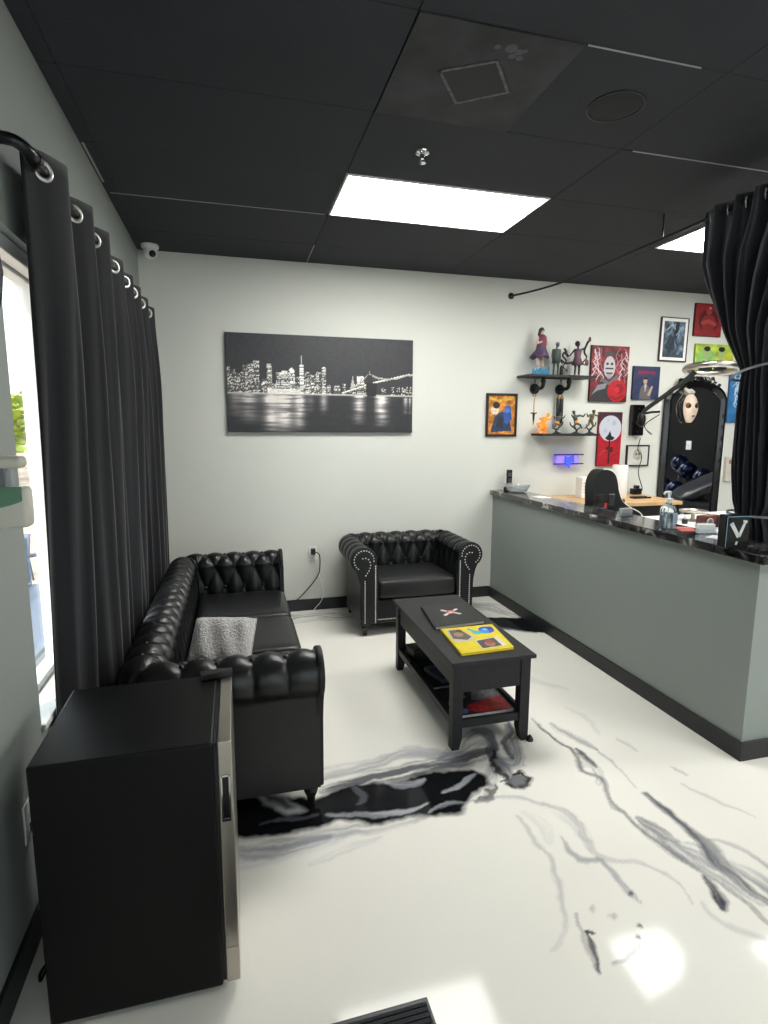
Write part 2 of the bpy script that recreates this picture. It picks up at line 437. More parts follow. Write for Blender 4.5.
    i, j = np.meshgrid(np.arange(nx-1), np.arange(ny-1), indexing='ij'); a = (i*ny+j).ravel()
    Fq = np.stack([a, a+ny, a+ny+1, a+1], 1)
    ext = [(XL-.15, XR, YF, y0), (x1, XR, y0, YB), ]
    n0 = len(V); VV = [V]; FF = [Fq.tolist()]; CC = [C]
    for (ea, eb, ec, ed) in ext:
        VV.append(np.array([(ea, ec, 0), (eb, ec, 0), (eb, ed, 0), (ea, ed, 0)], float)); FF.append([[n0, n0+1, n0+2, n0+3]]); n0 += 4
        CC.append(np.repeat(base[None]*.97, 4, 0))
    V = np.concatenate(VV); Fl = sum(FF, []); C = np.concatenate(CC)
    me = bpy.data.meshes.new('floor'); me.from_pydata(V.tolist(), [], Fl)
    at = me.color_attributes.new('Col', 'FLOAT_COLOR', 'POINT')
    at.data.foreach_set('color', np.concatenate([C, np.ones((len(C), 1))], 1).astype(np.float32).ravel())
    struct('floor', me, MT['floor'])
build_floor()

# ---- walls
struct('wall_back', bx(XL-.15, XR, YB, YB+.12, -.02, H+.1), MT['wall'])
struct('wall_right', bx(XR, XR+.12, YF, YB+.12, -.02, H+.1), MT['black_wall'])
WY0, WY1, WZ0, WZ1 = 1.92, 4.30, .575, 2.135      # window opening in the left wall
b = NB()
box(b, XL-.15, XL, YF, WY0, -.02, H+.1); box(b, XL-.15, XL, WY1, YB+.0, -.02, H+.1)
box(b, XL-.15, XL, WY0, WY1, -.02, WZ0); box(b, XL-.15, XL, WY0, WY1, WZ1, H+.1)
struct('wall_left', b, MT['wall_dark'])
# front wall behind the viewer with three tall panes
b = NB(); bays = [(.05, .63), (.90, 1.34), (1.44, 1.95), (3.2, 4.4)]; xs = XL-.15
for a0, a1 in bays: box(b, xs, a0, YF-.1, YF, -.02, 2.2); xs = a1
box(b, xs, XR+.12, YF-.1, YF, -.02, 2.2); box(b, XL-.15, XR+.12, YF-.1, YF, 2.2, H+.1)
struct('wall_front', b, MT['wall'])
for i, (a0, a1) in enumerate(bays): struct('window_%d' % (i+2), bx(a0, a1, YF-.06, YF-.052, 0, 2.2), MT['glass'])
# counter half wall
b = NB(); box(b, XC, XC+.14, 1.935, YB, 0, .955); box(b, XC+.14, XC+.62, 1.935, 2.06, 0, .955)
struct('wall_counter', b, MT['counter_paint'])
# baseboards
struct('baseboard_back', bx(XL, XC-.012, YB-.013, YB, 0, .10, bev=.004), MT['base'])
struct('baseboard_left', bx(XL, XL+.013, YF, YB-.013, 0, .10, bev=.004), MT['base'])
b = NB(); box(b, XC-.012, XC, 1.923, YB, 0, .095, bev=.003); box(b, XC, XC+.62, 1.923, 1.935, 0, .095, bev=.003)
struct('baseboard_counter', b, MT['base'])
# window in the left wall
wn = struct('window_1', bx(XL-.115, XL-.107, WY0+.04, WY1-.04, WZ0+.04, WZ1-.04), MT['glass'])
b = NB()
for (y0, y1, z0, z1) in ((WY0, WY0+.03, WZ0, WZ1), (WY1-.05, WY1, WZ0, WZ1), (WY0, WY1, WZ0, WZ0+.045), (WY0, WY1, WZ1-.06, WZ1)):
    box(b, XL-.14, XL-.085, y0, y1, z0, z1, bev=.004)
obj('window_frame', b, MT['white_fr'], wn)
for yy in (2.475, 3.3): obj('mullion', bx(XL-.145, XL-.075, yy, yy+.055, WZ0+.04, WZ1-.05, bev=.004), MT['white_fr'], wn)
obj('window_sill', bx(XL-.149, XL+.012, WY0+.001, WY1-.001, WZ0-.004, WZ0+.018, bev=.004), MT['white_fr'], wn)
obj('head_track', bx(XL-.08, XL-.03, WY0+.003, WY1-.003, WZ1-.05, WZ1-.001, bev=.004), MT['white_fr'], wn)

# ---- ceiling: slab, lay-in panels, bare grid strips
ce = struct('ceiling', bx(XL-.15, XR+.12, YF-.1, YB+.12, H+.02, H+.1), MT['ceil_gap'])
gx = [XL, -.565, .60, 1.775, 2.945, 4.115, 5.285, XR]
gy = [YB, 4.19] + [3.603-.583*k for k in range(9)] + [YF]
lights = [(2, 3.020, True), (4, 3.020, True)]
LIGHT_CELLS = [(.60, 3.020, 1.17, 'long white light panel glowing in the black ceiling above the sofa and armchair'),
               (2.945, 3.020, .585, 'square light panel behind the curtain rod, partly hidden by the tied black curtain'),
               (4.115, 3.020, .585, 'square light panel in the ceiling above the arched mirror corner'),
               (2.945, .104, 1.17, 'unseen light panel added to the ceiling at the street end of the counter'), (4.115, 1.271, 1.17, 'unseen light panel added to the ceiling over the work area near the black wall')]  # last two panels are unseen, added to brighten the floor and right side
def is_light(x, y): return any(abs(x-a) < .05 and abs(y-c) < .05 for a, c, _, _ in LIGHT_CELLS)
meshes = {}
for i in range(len(gx)-1):
    for j in range(len(gy)-1):
        x0, x1, y1, y0 = gx[i], gx[i+1], gy[j], gy[j+1]
        segs = [(x0, x1)]
        if is_light(x0, y0):
            lw_ = [w_ for a, c, w_, _ in LIGHT_CELLS if abs(x0-a) < .05 and abs(y0-c) < .05][0]
            segs = [] if lw_ > 1 else [(x0+lw_, x1)]
        if abs(x0-.60) < .01 and abs(y0-1.854) < .02: segs = [(1.19, x1)]
        for s0, s1 in segs:
            g = .0012; key = (round(s1-s0, 3), round(y1-y0, 3))
            if key not in meshes:
                w, d = s1-s0-2*g, y1-y0-2*g
                bm = bx(-w/2, w/2, -d/2, d/2, 0, .016, bev=.0018, seg=1)
                o = obj('ceiling_panel', bm, MT['ceil'], ce); meshes[key] = o.data
            else: o = obj('ceiling_panel', meshes[key], None, ce)
            o.location = ((s0+s1)/2, (y0+y1)/2, H+random.uniform(0, .0012))
for (x0, x1, y0, y1) in ((-.61, .58, 3.599, 3.604), (1.84, 2.9, 2.434, 2.440), (1.20, 1.66, 1.852, 1.857), (-.622, -.612, 3.03, 3.46), (.597, .603, 4.2, 4.60)):
    obj('grid_strip', bx(x0, x1, y0, y1, H-.002, H+.012), MT['strip'], ce)
obj('grid_strip', bx(-.56, .58, 3.019, 3.0215, H+.001, H+.012), MT['ceil'], ce)

lm_ = {}
for (x0, y0, wd, lab) in LIGHT_CELLS:
    t = thing('ceiling_light', lab, 'ceiling light', (x0, y0, H), 0, 'ceiling light panels')
    if wd not in lm_:
        b = NB(); g = .004; w, d = wd-.004, .583-.004
        for (a0, a1, c0, c1) in ((g, .016, g, d), (w-.012, w, g, d), (.016, w-.012, g, .018), (.016, w-.012, d-.014, d)):
            box(b, a0, a1, c0, c1, -.004, .018)
        f = obj('frame', b, MT['white_pl'], t)
        e = obj('diffuser', bx(.016, w-.012, .018, d-.014, .0, .012), MT['emit'], t); lm_[wd] = (f.data, e.data)
    else: obj('frame', lm_[wd][0], None, t); obj('diffuser', lm_[wd][1], None, t)

# ================================================================== FURNITURE
# ---- chesterfield builder (local: front towards -y)
def chesterfield(t, hw, yf, yb, n_back, n_arm, n_seat):
    LE, LD = MT['leather'], MT['leather_dull']
    z0 = .095
    # profile (outward offset d, height z) with arc length s; s=0 is the lower button row
    cxr, czr, R = .103, .588, .091
    prof = []
    for k in range(12): prof.append((.004+.012*k/11., .34+(.592-.34)*k/11.))
    for k in range(1, 34): a = PI-k*(PI*1.33)/33; prof.append((cxr+R*math.cos(a), czr+R*math.sin(a)))
    iroll = len(prof)
    prof += [(.135, .495), (.130, .47), (.130, .30), (.130, z0)]
    S = [0]
    for a, c in zip(prof[:-1], prof[1:]): S.append(S[-1]+math.hypot(c[0]-a[0], c[1]-a[1]))
    off = .445-.34
    S = [s-off for s in S]
    NR = []
    for i in range(len(prof)):
        a = prof[max(i-1, 0)]; c = prof[min(i+1, len(prof)-1)]
        dx, dz = c[0]-a[0], c[1]-a[1]; l = math.hypot(dx, dz) or 1
        NR.append((-dz/l, dx/l))
    b2 = .150; s_end = S[iroll-1]
    def hgt(tt, s, a):
        u = tt/a+s/(2*b2); v = tt/a-s/(2*b2)
        dia = (abs(math.sin(PI*u))*abs(math.sin(PI*v)))**.34
        ch = abs(math.sin(PI*tt/a))**.30
        m = sstep(2*b2*.95, 2*b2*1.18, s); h = dia*(1-m)+ch*m
        return h
    def section(name, T0, T1, path, a, phase, fade0, fade1):
        nt_ = max(8, int((T1-T0)/a*18)); bm = NB(); bb = NB(); btn = []
        def surf(tt_, i, extra=0):
            px, py, nx, ny = path(tt_); d, z = prof[i]; nd, nz = NR[i]
            e = 1.0
            if fade0: e *= sstep(0, .03, tt_-T0)
            if fade1: e *= sstep(0, .03, T1-tt_)
            s = S[i]
            amp = (.034-.008*sstep(.2, .3, s))*(1-sstep(s_end-.07, s_end+.0, s))
            h = (hgt(tt_-phase, s, a)-.90)*amp*e + extra
            d2, z2 = d+nd*h, z+nz*h
            return Vector((px+nx*d2, py+ny*d2, z2))
        grid(bm, lambda i, j: surf(T0+(T1-T0)*i/(nt_-1), j), nt_, len(prof))
        o = obj(name, bm, LE, t, 'all')
        for row, (s_r, sh) in enumerate(((0, 0), (b2, .5), (2*b2, 0))):
            j = min(range(len(prof)), key=lambda q: abs(S[q]-s_r))
            n = int((T0-phase)/a)-1
            while phase+(n+sh)*a < T1-.02:
                tt_ = phase+(n+sh)*a
                if tt_ > T0+.02:
                    p = surf(tt_, j, .004); ball(bb, p, .0115, (1, 1, 1), 2); btn.append(p)
                n += 1
        if btn: obj('tufting_buttons', bb, MT['button'], o, 'all', kind='stuff')
        else: bb.free()
        return o
    Lc = .17; L1 = yb-yf; L2 = 2*hw
    def path(tq):
        if tq <= L1: return (-hw, yf+tq, -1, 0)
        if tq <= L1+Lc: a = (tq-L1)/Lc*PI/2; return (-hw, yb, -math.cos(a), math.sin(a))
        if tq <= L1+Lc+L2: return (-hw+(tq-L1-Lc), yb, 0, 1)
        if tq <= L1+2*Lc+L2: a = (tq-L1-Lc-L2)/Lc*PI/2; return (hw, yb, math.sin(a), math.cos(a))
        return (hw, yb-(tq-L1-2*Lc-L2), 1, 0)
    TT = 2*L1+2*Lc+L2
    ea = (L1+Lc/2)/n_arm; eb = (L2+Lc)/n_back
    section('armrest', 0, L1+Lc/2, path, ea, -ea*.0, True, False)
    section('backrest', L1+Lc/2, L1+1.5*Lc+L2, path, eb, L1+Lc/2+(eb*.5 if n_back % 2 == 0 else 0), False, False)
    section('armrest', L1+1.5*Lc+L2, TT, path, ea, TT, False, True)
    # base frame with rounded back corners, rail and seat
    obj('base', bx(-hw-.110, hw+.110, yf+.03, yb+.055, z0, .25, bev=.012), LD, t, True)
    obj('front_rail', bx(-hw+.002, hw-.002, yf+.006, yf+.05, z0, .275, bev=.012, seg=3), LD, t, True)
    wseat = 2*hw/n_seat
    for k in range(n_seat):
        bm = NB(); cxx = -hw+wseat*(k+.5)
        sell(bm, (cxx, (yf+yb)/2-.008, .352), wseat/2-.002, (yb-yf)/2+.006, .078, .14, 72, 22, q=.38)
        obj('seat_cushion', bm, LE, t, 'all')
    # arm front panels with nail heads
    def outline(inset=0):
        pts = []
        r = .098-inset
        for k in range(25):
            a = math.radians(192-k*(192+62)/24.); pts.append((cxr+r*math.cos(a), czr+r*math.sin(a)))
        pts += [(.136-inset*.9, .47), (.128-inset, .40), (.124-inset, z0+.004), (-.004+inset, z0+.004), (-.006+inset, .40)]
        return pts
    for s in (-1, 1):
        bm = NB(); prism(bm, [(s*(hw+p[0]), p[1]) for p in outline()], yf-.014, yf+.012, 'y', bev=.006)
        o = obj('arm_front_panel', bm, LD, t, True)
        bm = NB(); line = []
        r1 = .074
        ln1 = [(.016, z0+.02+.0158*k) for k in range(int((.57-z0-.02)/.0158))]
        for k in range(16): a = math.radians(185-k*16); ln1.append((cxr+r1*math.cos(a), czr+r1*math.sin(a)))
        ln2 = [(.096+.0*k, z0+.02+.0158*k) for k in range(int((.46-z0-.02)/.0158))]
        ln2 += [(.090, .475), (.078, .492), (.066, .51), (.058, .53), (.054, .552), (.058, .575), (.07, .595), (.09, .606), (.112, .604)]
        for (d, z) in ln1+ln2: ball(bm, (s*(hw+d), yf-.015, z), .0056, (1, .6, 1), 1)
        obj('nailhead_trim', bm, MT['nail'], o, 'all', kind='stuff')
    bm = NB(); n = int(2*hw/.0155)
    for k in range(n): ball(bm, (-hw+.008+k*.0155, yf+.005, z0+.03), .0056, (1, .6, 1), 1)
    obj('nailhead_trim', bm, MT['nail'], t, 'all', kind='stuff')
    for sx in (-1, 1):
        for yy in (yf+.035, yb+.08):
            bm = NB(); lathe(bm, [(.014, 0), (.018, .014), (.016, .03), (.026, .05), (.030, .064), (.022, .076), (.036, .082), (.036, .10)], 18, (sx*(hw+.085), yy, 0))
            obj('foot', bm, MT['dark_wood'], t, True)

t = thing('armchair', 'black tufted leather armchair with silver nail heads against the back wall', 'armchair', (1.312, 4.258, 0))
chesterfield(t, .318, -.345, .155, 6, 5, 1)
t = thing('sofa', 'long black tufted leather sofa with rolled arms beside the dark curtain', 'sofa', (-.075, 3.065, 0), PI/2)
chesterfield(t, .838, -.372, .185, 15, 5, 3)

# ---- plush throw pillow
def pillow():
    t = thing('throw_pillow', 'pale grey plush throw pillow leaning on the sofa back', 'pillow', (-.085, 2.60, .435))
    rot = Matrix.Rotation(math.radians(-14), 3, 'Z') @ Matrix.Rotation(math.radians(42), 3, 'X')
    bm = NB(); n = 34
    def fn(sgn):
        def f(i, j):
            u = 2*i/(n-1)-1; v = 2*j/(n-1)-1
            px = u*(1-.11*(1-v*v)*abs(u)**2)*(1-.10*v*v*u*u)*.158; py = v*(1-.11*(1-u*u)*abs(v)**2)*(1-.10*v*v*u*u)*.15
            e = ((1-u**4)*(1-v**4)); h = .066*max(e, 0)**.5
            h += .006*math.sin(9*u+3*v)*e
            return rot @ Vector((px, py, sgn*h))+Vector((0, 0, .112))
        return f
    grid(bm, fn(1), n, n); grid(bm, fn(-1), n, n)
    bmesh.ops.remove_doubles(bm, verts=bm.verts, dist=.0006)
    obj('cushion_cover', bm, MT['plush'], t, 'all')
    bm = NB(); ring = []
    for (u0, v0, u1, v1) in ((-1, -1, 1, -1), (1, -1, 1, 1), (1, 1, -1, 1), (-1, 1, -1, -1)):
        for k in range(10):
            u = u0+(u1-u0)*k/10; v = v0+(v1-v0)*k/10
            px = u*(1-.11*(1-v*v)*abs(u)**2)*(1-.10*v*v*u*u)*.158; py = v*(1-.11*(1-u*u)*abs(v)**2)*(1-.10*v*v*u*u)*.15
            ring.append(rot @ Vector((px, py, 0))+Vector((0, 0, .112)))
    tube(bm, ring+[ring[0]], .004, 6); obj('seam', bm, MT['plush'], t, 'all')
pillow()

# ---- coffee table
def coffee_table():
    x0, x1, y0, y1 = .955, 1.398, 2.328, 3.358
    t = thing('coffee_table', 'charcoal wooden coffee table with a lower shelf in front of the armchair', 'table', ((x0+x1)/2, (y0+y1)/2, 0))
    w, d = (x1-x0)/2, (y1-y0)/2; m = MT['table']; L = .052; iw, idp = w-.018, d-.02
    obj('tabletop', bx(-w, w, -d, d, .437, .457, bev=.003), m, t)
    for sx in (-1, 1):
        for sy in (-1, 1):
            xa, ya = sx*iw, sy*idp
            bm = NB(); prism(bm, [(xa, .437), (xa-sx*L, .437), (xa-sx*L, .06), (xa-sx*.036, .0), (xa, .0)], ya, ya-sy*L, 'y', bev=.002)
            obj('leg', bm, m, t)
    for sy in (-1, 1):
        ya = sy*(idp-.006); obj('end_apron', bx(-iw+L, iw-L, min(ya, ya-sy*.018), max(ya, ya-sy*.018), .292, .436, bev=.002), m, t)
    for sx in (-1, 1):
        xa = sx*(iw-.006)
        obj('side_apron', bx(min(xa, xa-sx*.018), max(xa, xa-sx*.018), -idp+L, idp-L, .375, .436, bev=.002), m, t)
        xb = sx*(iw-.012)
        obj('drawer_rail', bx(min(xb, xb-sx*.018), max(xb, xb-sx*.018), -idp+L, idp-L, .312, .368, bev=.002), m, t)
        obj('shelf_rail', bx(min(xa, xa-sx*.02), max(xa, xa-sx*.02), -idp+L, idp-L, .108, .148, bev=.002), m, t)
    for sy in (-1, 1):
        ya = sy*(idp-.006); obj('shelf_rail', bx(-iw+L, iw-L, min(ya, ya-sy*.02), max(ya, ya-sy*.02), .108, .148, bev=.002), m, t)
    obj('shelf_board', bx(-iw+.012, iw-.012, -idp+.012, idp-.012, .116, .130), m, t)
    bm = NB(); lathe(bm, [(.018, 0), (.018, .008), (.010, .022), (.004, .03)], 14, (iw+.006, -idp-.008, 0))
    obj('foot_glide', bm, MT['black_pl'], t)
coffee_table()

# ================================================================== printed sheets
class Cv:
    def __init__(s, w, h, bg):
        s.tone = .86; s.w, s.h = w, h; s.a = np.zeros((h, w, 3)); s.a[:] = bg
        s.U, s.V = np.meshgrid((np.arange(w)+.5)/w, (np.arange(h)+.5)/h)
    def put(s, m, col, al=1.0):
        m = np.asarray(m, float)*al; s.a = s.a*(1-m[..., None])+np.array(col, float)*m[..., None]; return s
    def rect(s, u0, v0, u1, v1, col, al=1.): return s.put((s.U >= u0) & (s.U <= u1) & (s.V >= v0) & (s.V <= v1), col, al)
    def circ(s, u, v, r, col, al=1., asp=None, ry=None):
        k = (s.h/s.w) if asp is None else asp
        return s.put(((s.U-u)**2+((s.V-v)*k*(r/(ry or r)))**2) <= r*r, col, al)
    def poly(s, pts, col, al=1.):
        ins = np.zeros(s.U.shape, bool); n = len(pts)
        for i in range(n):
            ax, ay = pts[i]; bx_, by = pts[(i+1) % n]
            ins ^= ((ay > s.V) != (by > s.V)) & (s.U < (bx_-ax)*(s.V-ay)/(by-ay+1e-12)+ax)
        return s.put(ins, col, al)
    def line(s, pts, w, col, al=1.):
        k = s.h/s.w
        for (ax, ay), (bx_, by) in zip(pts[:-1], pts[1:]):
            dx, dy = bx_-ax, (by-ay)*k; L = dx*dx+dy*dy+1e-9
            tt = np.clip(((s.U-ax)*dx+(s.V-ay)*k*dy)/L, 0, 1)
            s.put(np.hypot(s.U-ax-tt*dx, (s.V-ay)*k-tt*dy) <= w, col, al)
        return s
    def speck(s, amt, sc=14, seed=3):
        n = fbm(s.U*s.w/s.h*1.0+3, s.V+7, sc, seed, 4)-.5; s.a = np.clip(s.a*(1+2*amt*n[..., None]), 0, 255); return s
    def mesh(s, name, p0, ex, ey):
        """p0 lower-left corner, ex and ey the full edge vectors"""
        h, w = s.h, s.w; p0, ex, ey = np.array(p0, float), np.array(ex, float), np.array(ey, float)
        U, V_ = np.meshgrid(np.linspace(0, 1, w), np.linspace(0, 1, h))
        P = p0+U[..., None]*ex+V_[..., None]*ey
        i, j = np.meshgrid(np.arange(h-1), np.arange(w-1), indexing='ij'); q = (i*w+j).ravel()
        me = bpy.data.meshes.new(name); me.from_pydata(P.reshape(-1, 3).tolist(), [], np.stack([q, q+1, q+w+1, q+w], 1).tolist())
        c = np.clip(s.a*s.tone/255., 0, 1); c = np.where(c <= .04045, c/12.92, ((c+.055)/1.055)**2.4)
        at = me.color_attributes.new('Col', 'FLOAT_COLOR', 'POINT')
        at.data.foreach_set('color', np.concatenate([c.reshape(-1, 3), np.ones((h*w, 1))], 1).astype(np.float32).ravel())
        me.materials.append(MT['print']); return me

def wall_print(name, label, x0, x1, z0, z1, cv, depth=.022, edge=(30, 30, 32), frame=None, fw=.018, mat_w=0, cat='picture', yb=None, tilt=0):
    yb = YB if yb is None else yb
    cx, cz = (x0+x1)/2, (z0+z1)/2; w, h = (x1-x0)/2, (z1-z0)/2
    t = thing(name, label, cat, (cx, yb-.001, cz)); t.rotation_euler = (0, tilt, 0)
    fo = fw if frame else 0
    em = mat('print_edge', edge, .6)
    if frame:
        fm = mat('picture_frame', frame, .35)
        obj('backing', bx(-w+.004, w-.004, -depth*.55, 0, -h+.004, h-.004), em, t)
        for (a0, a1, c0, c1) in ((-w, w, h-fw, h), (-w, w, -h, -h+fw), (-w, -w+fw, -h+fw, h-fw), (w-fw, w, -h+fw, h-fw)):
            obj('frame_rail', bx(a0, a1, -depth, 0, c0, c1, bev=.002, seg=1), fm, t)
        yy = -depth*.55-.001
        if mat_w:
            obj('mat_board', bx(-w+fw, w-fw, yy-.001, yy, -h+fw, h-fw), MT['paper'], t); yy -= .0015
        m = fo+mat_w
    else:
        obj('canvas_body', bx(-w, w, -depth, 0, -h, h, bev=.002, seg=1), em, t); yy = -depth-.0008; m = .0015
    obj('print', cv.mesh('print', (-w+m, yy, -h+m), (2*(w-m), 0, 0), (0, 0, 2*(h-m))), None, t)
    return t

# ---- skyline canvas
def skyline():
    w, h = 236, 120; rs = np.random.RandomState(4); c = Cv(w, h, (74, 74, 78)); hz = .40; c.tone = 1.0
    c.put(c.V > 0, (66, 66, 70), .5)
    c.rect(0, 0, 1, hz, (60, 60, 63))
    c.speck(.10, 60)
    def win(u0, u1, v0, v1, body, dens, br):
        c.rect(u0, v0, u1, v1, body)
        iu = np.where((c.U[0] >= u0) & (c.U[0] <= u1))[0]; iv = np.where((c.V[:, 0] >= v0) & (c.V[:, 0] <= v1))[0]
        for j in iv:
            if rs.rand() < .35: continue
            rb_ = .55+.5*rs.rand()
            for i in iu:
                if rs.rand() < dens*1.5: c.a[j, i] = np.clip(br*(rb_+.35*rs.rand()), 0, 255)
    for k in range(26):
        u0 = rs.rand()*.5; bw = .02+.03*rs.rand(); win(u0, u0+bw, hz, hz+.08+.16*rs.rand(), (92, 91, 91), .25, np.array([215, 212, 206]))
    for (u0, u1, top, dn) in ((.0, .04, .66, .3), (.06, .09, .60, .3), (.10, .125, .68, .2), (.128, .155, .70, .35), (.158, .185, .735, .4), (.20, .225, .55, .4), (.225, .25, .70, .55), (.27, .345, .62, .6), (.345, .37, .64, .6), (.42, .445, .55, .6), (.455, .47, .60, .5), (.48, .495, .62, .5), (.513, .535, .68, .6), (.54, .56, .5, .4), (.575, .61, .5, .45)):
        win(u0, u1, hz, top, (104, 102, 102), dn*.75, np.array([235, 232, 224]))
    win(.392, .415, hz, .70, (150, 148, 146), .6, np.array([250, 246, 240])); c.line([(.403, .70), (.403, .79)], .0022, (210, 208, 205))
    c.circ(.352, .64, .012, (250, 246, 240)); c.rect(.30, .615, .33, .63, (240, 236, 230)); c.rect(.225, .66, .245, .70, (245, 240, 235), .7)
    for k in range(20):
        u0 = .62+rs.rand()*.13; win(u0, u0+.014, hz, hz+.05+.1*rs.rand(), (70, 70, 72), .35, np.array([220, 218, 210]))
    c.poly([(.665, .46), (.68, .60), (.692, .46)], (190, 188, 184))
    for k in range(18): u0 = .83+rs.rand()*.16; win(u0, u0+.012, hz, hz+.03+.07*rs.rand(), (64, 64, 66), .35, np.array([210, 208, 200]))
    win(.705, .74, hz, .60, (90, 90, 92), .5, np.array([225, 222, 214]))
    # bridge
    c.line([(.62, .42), (.70, .47), (.80, .535), (.90, .58), (1.0, .63)], .0035, (205, 202, 196)); c.line([(.62, .42), (.80, .54), (1.0, .635)], .0018, (250, 248, 240))
    c.line([(.775, .62), (.82, .585), (.87, .575), (.93, .585), (.99, .625)], .004, (190, 188, 182)); c.line([(.66, .45), (.72, .52), (.765, .62)], .002, (170, 168, 164))
    c.rect(.755, .36, .812, .53, (46, 46, 49)); c.rect(.762, .53, .79, .62, (60, 60, 63)); c.line([(.775, .62), (.775, .66)], .002, (160, 158, 154))
    # shoreline
    c.rect(0, hz-.012, .76, hz+.012, (235, 231, 224), .75); c.rect(.81, hz-.012, 1, hz+.01, (235, 231, 224), .75)
    c.rect(.23, hz, .40, hz+.05, (255, 252, 246), .75); c.rect(.0, hz-.03, 1, hz-.012, (70, 70, 72), .6)
    # reflections
    def refl(u, wd, bot, a):
        g = np.exp(-((c.U-u)/wd)**2)*np.clip((c.V-bot)/(hz-bot), 0, 1)**.5*(c.V < hz-.01)
        rp = .55+1.0*(vnoise(c.U*9, c.V*60, 9)-.25)
        c.put(np.clip(g*rp*a, 0, 1), (232, 226, 222))
    for q in ((.06, .03, .15, .5), (.13, .05, .08, .9), (.245, .04, .0, 1.6), (.31, .05, .0, 1.7), (.39, .03, .02, 1.5), (.52, .02, .18, .7), (.715, .03, .08, 1.2), (.84, .035, .06, 1.5), (.98, .012, .2, 1.), (.45, .02, .2, .4)): refl(*q)
    for k in range(60):
        u0 = rs.rand(); v0 = .02+rs.rand()*.36; c.rect(u0, v0, u0+.03+.06*rs.rand(), v0+.008, (90, 88, 88) if rs.rand() < .5 else (50, 50, 53), .35)
    c.rect(.755, 0, .80, hz-.02, (58, 58, 61), .6)
    c.a = c.a*(.66+.34*(c.a/255.))
    c.a = np.concatenate([c.a[:, 5:], c.a[:, -5:]], 1)
    wall_print('canvas_picture', 'wide black and white canvas of a city skyline at night reflected in water', -.035, 1.475, 1.509, 2.27, c, .032, (40, 40, 42), cat='picture')
skyline()

# ---- coloured prints to the right
def lightning(c, rs, u, v, col, w=.012, n=9, dirv=-1, al=1):
    p = [(u, v)]
    for k in range(n): u += rs.uniform(-.07, .07); v += dirv*rs.uniform(.03, .07); p.append((u, v))
    c.line(p, w, col, al)
    for q in p[2:-1:2]: c.line([q, (q[0]+rs.uniform(-.12, .12), q[1]+dirv*.06)], w*.6, col, al)
rs = np.random.RandomState(12)
c = Cv(66, 96, (206, 128, 40)); c.speck(.5, 12, 5)
c.circ(.25, .62, .16, (236, 220, 190)); c.circ(.3, .75, .13, (40, 28, 24)); c.poly([(.1, .05), (.25, .45), (.5, .6), (.75, .5), (.9, .1)], (42, 60, 96))
c.poly([(.55, .35), (.62, .72), (.82, .75), (.9, .4), (.7, .25)], (44, 92, 170)); c.poly([(.3, .2), (.4, .5), (.6, .42), (.55, .15)], (38, 44, 60)); c.circ(.7, .62, .1, (70, 130, 210)); c.line([(.1, .92), (.4, .86), (.9, .94)], .05, (230, 180, 60)); c.speck(.25, 30, 8)
wall_print('framed_print', 'orange and blue print in a thin black frame left of the lower shelf', 2.165, 2.464, 1.476, 1.855, c, frame=(30, 24, 22), fw=.02)
c = Cv(84, 108, (112, 24, 32)); c.speck(.9, 9, 9)
for q in range(9): lightning(c, rs, rs.choice([.08, .15, .22, .75, .85, .93])+rs.uniform(-.04, .04), rs.uniform(.8, .98), (196, 120, 128), .008, 10)
for q in range(5): lightning(c, rs, rs.choice([.1, .2, .8, .9])+rs.uniform(-.04, .04), rs.uniform(.85, .98), (232, 206, 208), .010, 11)
c.poly([(.0, .0), (.08, .24), (.3, .36), (.6, .38), (.7, .2), (.6, 0)], (50, 46, 52)); c.poly([(.05, .12), (.2, .3), (.45, .34), (.4, .24), (.2, .2)], (150, 146, 152))
c.circ(.49, .62, .15, (206, 204, 208), ry=.25); c.circ(.43, .68, .035, (70, 56, 62)); c.circ(.55, .68, .035, (70, 56, 62)); c.circ(.49, .46, .07, (150, 148, 154), .7); c.circ(.49, .86, .13, (70, 64, 66), ry=.06); c.rect(.38, .58, .6, .61, (60, 40, 46)); c.rect(.40, .50, .58, .53, (80, 40, 48)); c.poly([(.3, .44), (.5, .36), (.7, .5), (.74, .42), (.5, .3), (.26, .38)], (110, 108, 114))
c.circ(.72, .20, .25, (196, 20, 36)); c.circ(.78, .24, .12, (150, 12, 26)); c.circ(.72, .22, .07, (214, 40, 50)); c.line([(.55, .1), (.7, .05), (.9, .12)], .02, (130, 10, 22))
wall_print('canvas_print', 'dark red canvas with white lightning and a big red rose', 3.189, 3.591, 1.797, 2.304, c, .025, (60, 14, 20))
c = Cv(60, 120, (196, 22, 42)); c.rect(0, .78, 1, 1, (70, 30, 44)); c.speck(.12, 10, 3)
c.circ(.5, .70, .47, (222, 228, 240)); c.circ(.66, .80, .10, (190, 200, 222), .7); c.circ(.3, .66, .08, (196, 206, 226), .7); c.circ(.4, .85, .06, (200, 208, 226), .7)
c.rect(.47, .04, .53, .56, (44, 18, 24)); c.poly([(.3, .52), (.42, .48), (.62, .48), (.72, .53), (.58, .56), (.5, .66), (.42, .58)], (34, 26, 32)); c.rect(.36, .26, .66, .36, (96, 12, 26)); c.line([(.1, .2), (.3, .3), (.45, .28)], .02, (226, 70, 84)); c.line([(.55, .1), (.7, .2), (.9, .24)], .02, (150, 10, 26))
wall_print('canvas_print', 'tall red canvas with a large white moon and dark silhouette on a pole', 3.308, 3.562, 1.197, 1.704, c, .025, (90, 14, 24))
c = Cv(66, 68, (48, 58, 96)); c.speck(.25, 8, 31)
for q in range(7): c.line([(.18+q*.09, .78+.03*(q % 2)), (.22+q*.09, .86), (.25+q*.09, .77)], .016, (170, 30, 56))
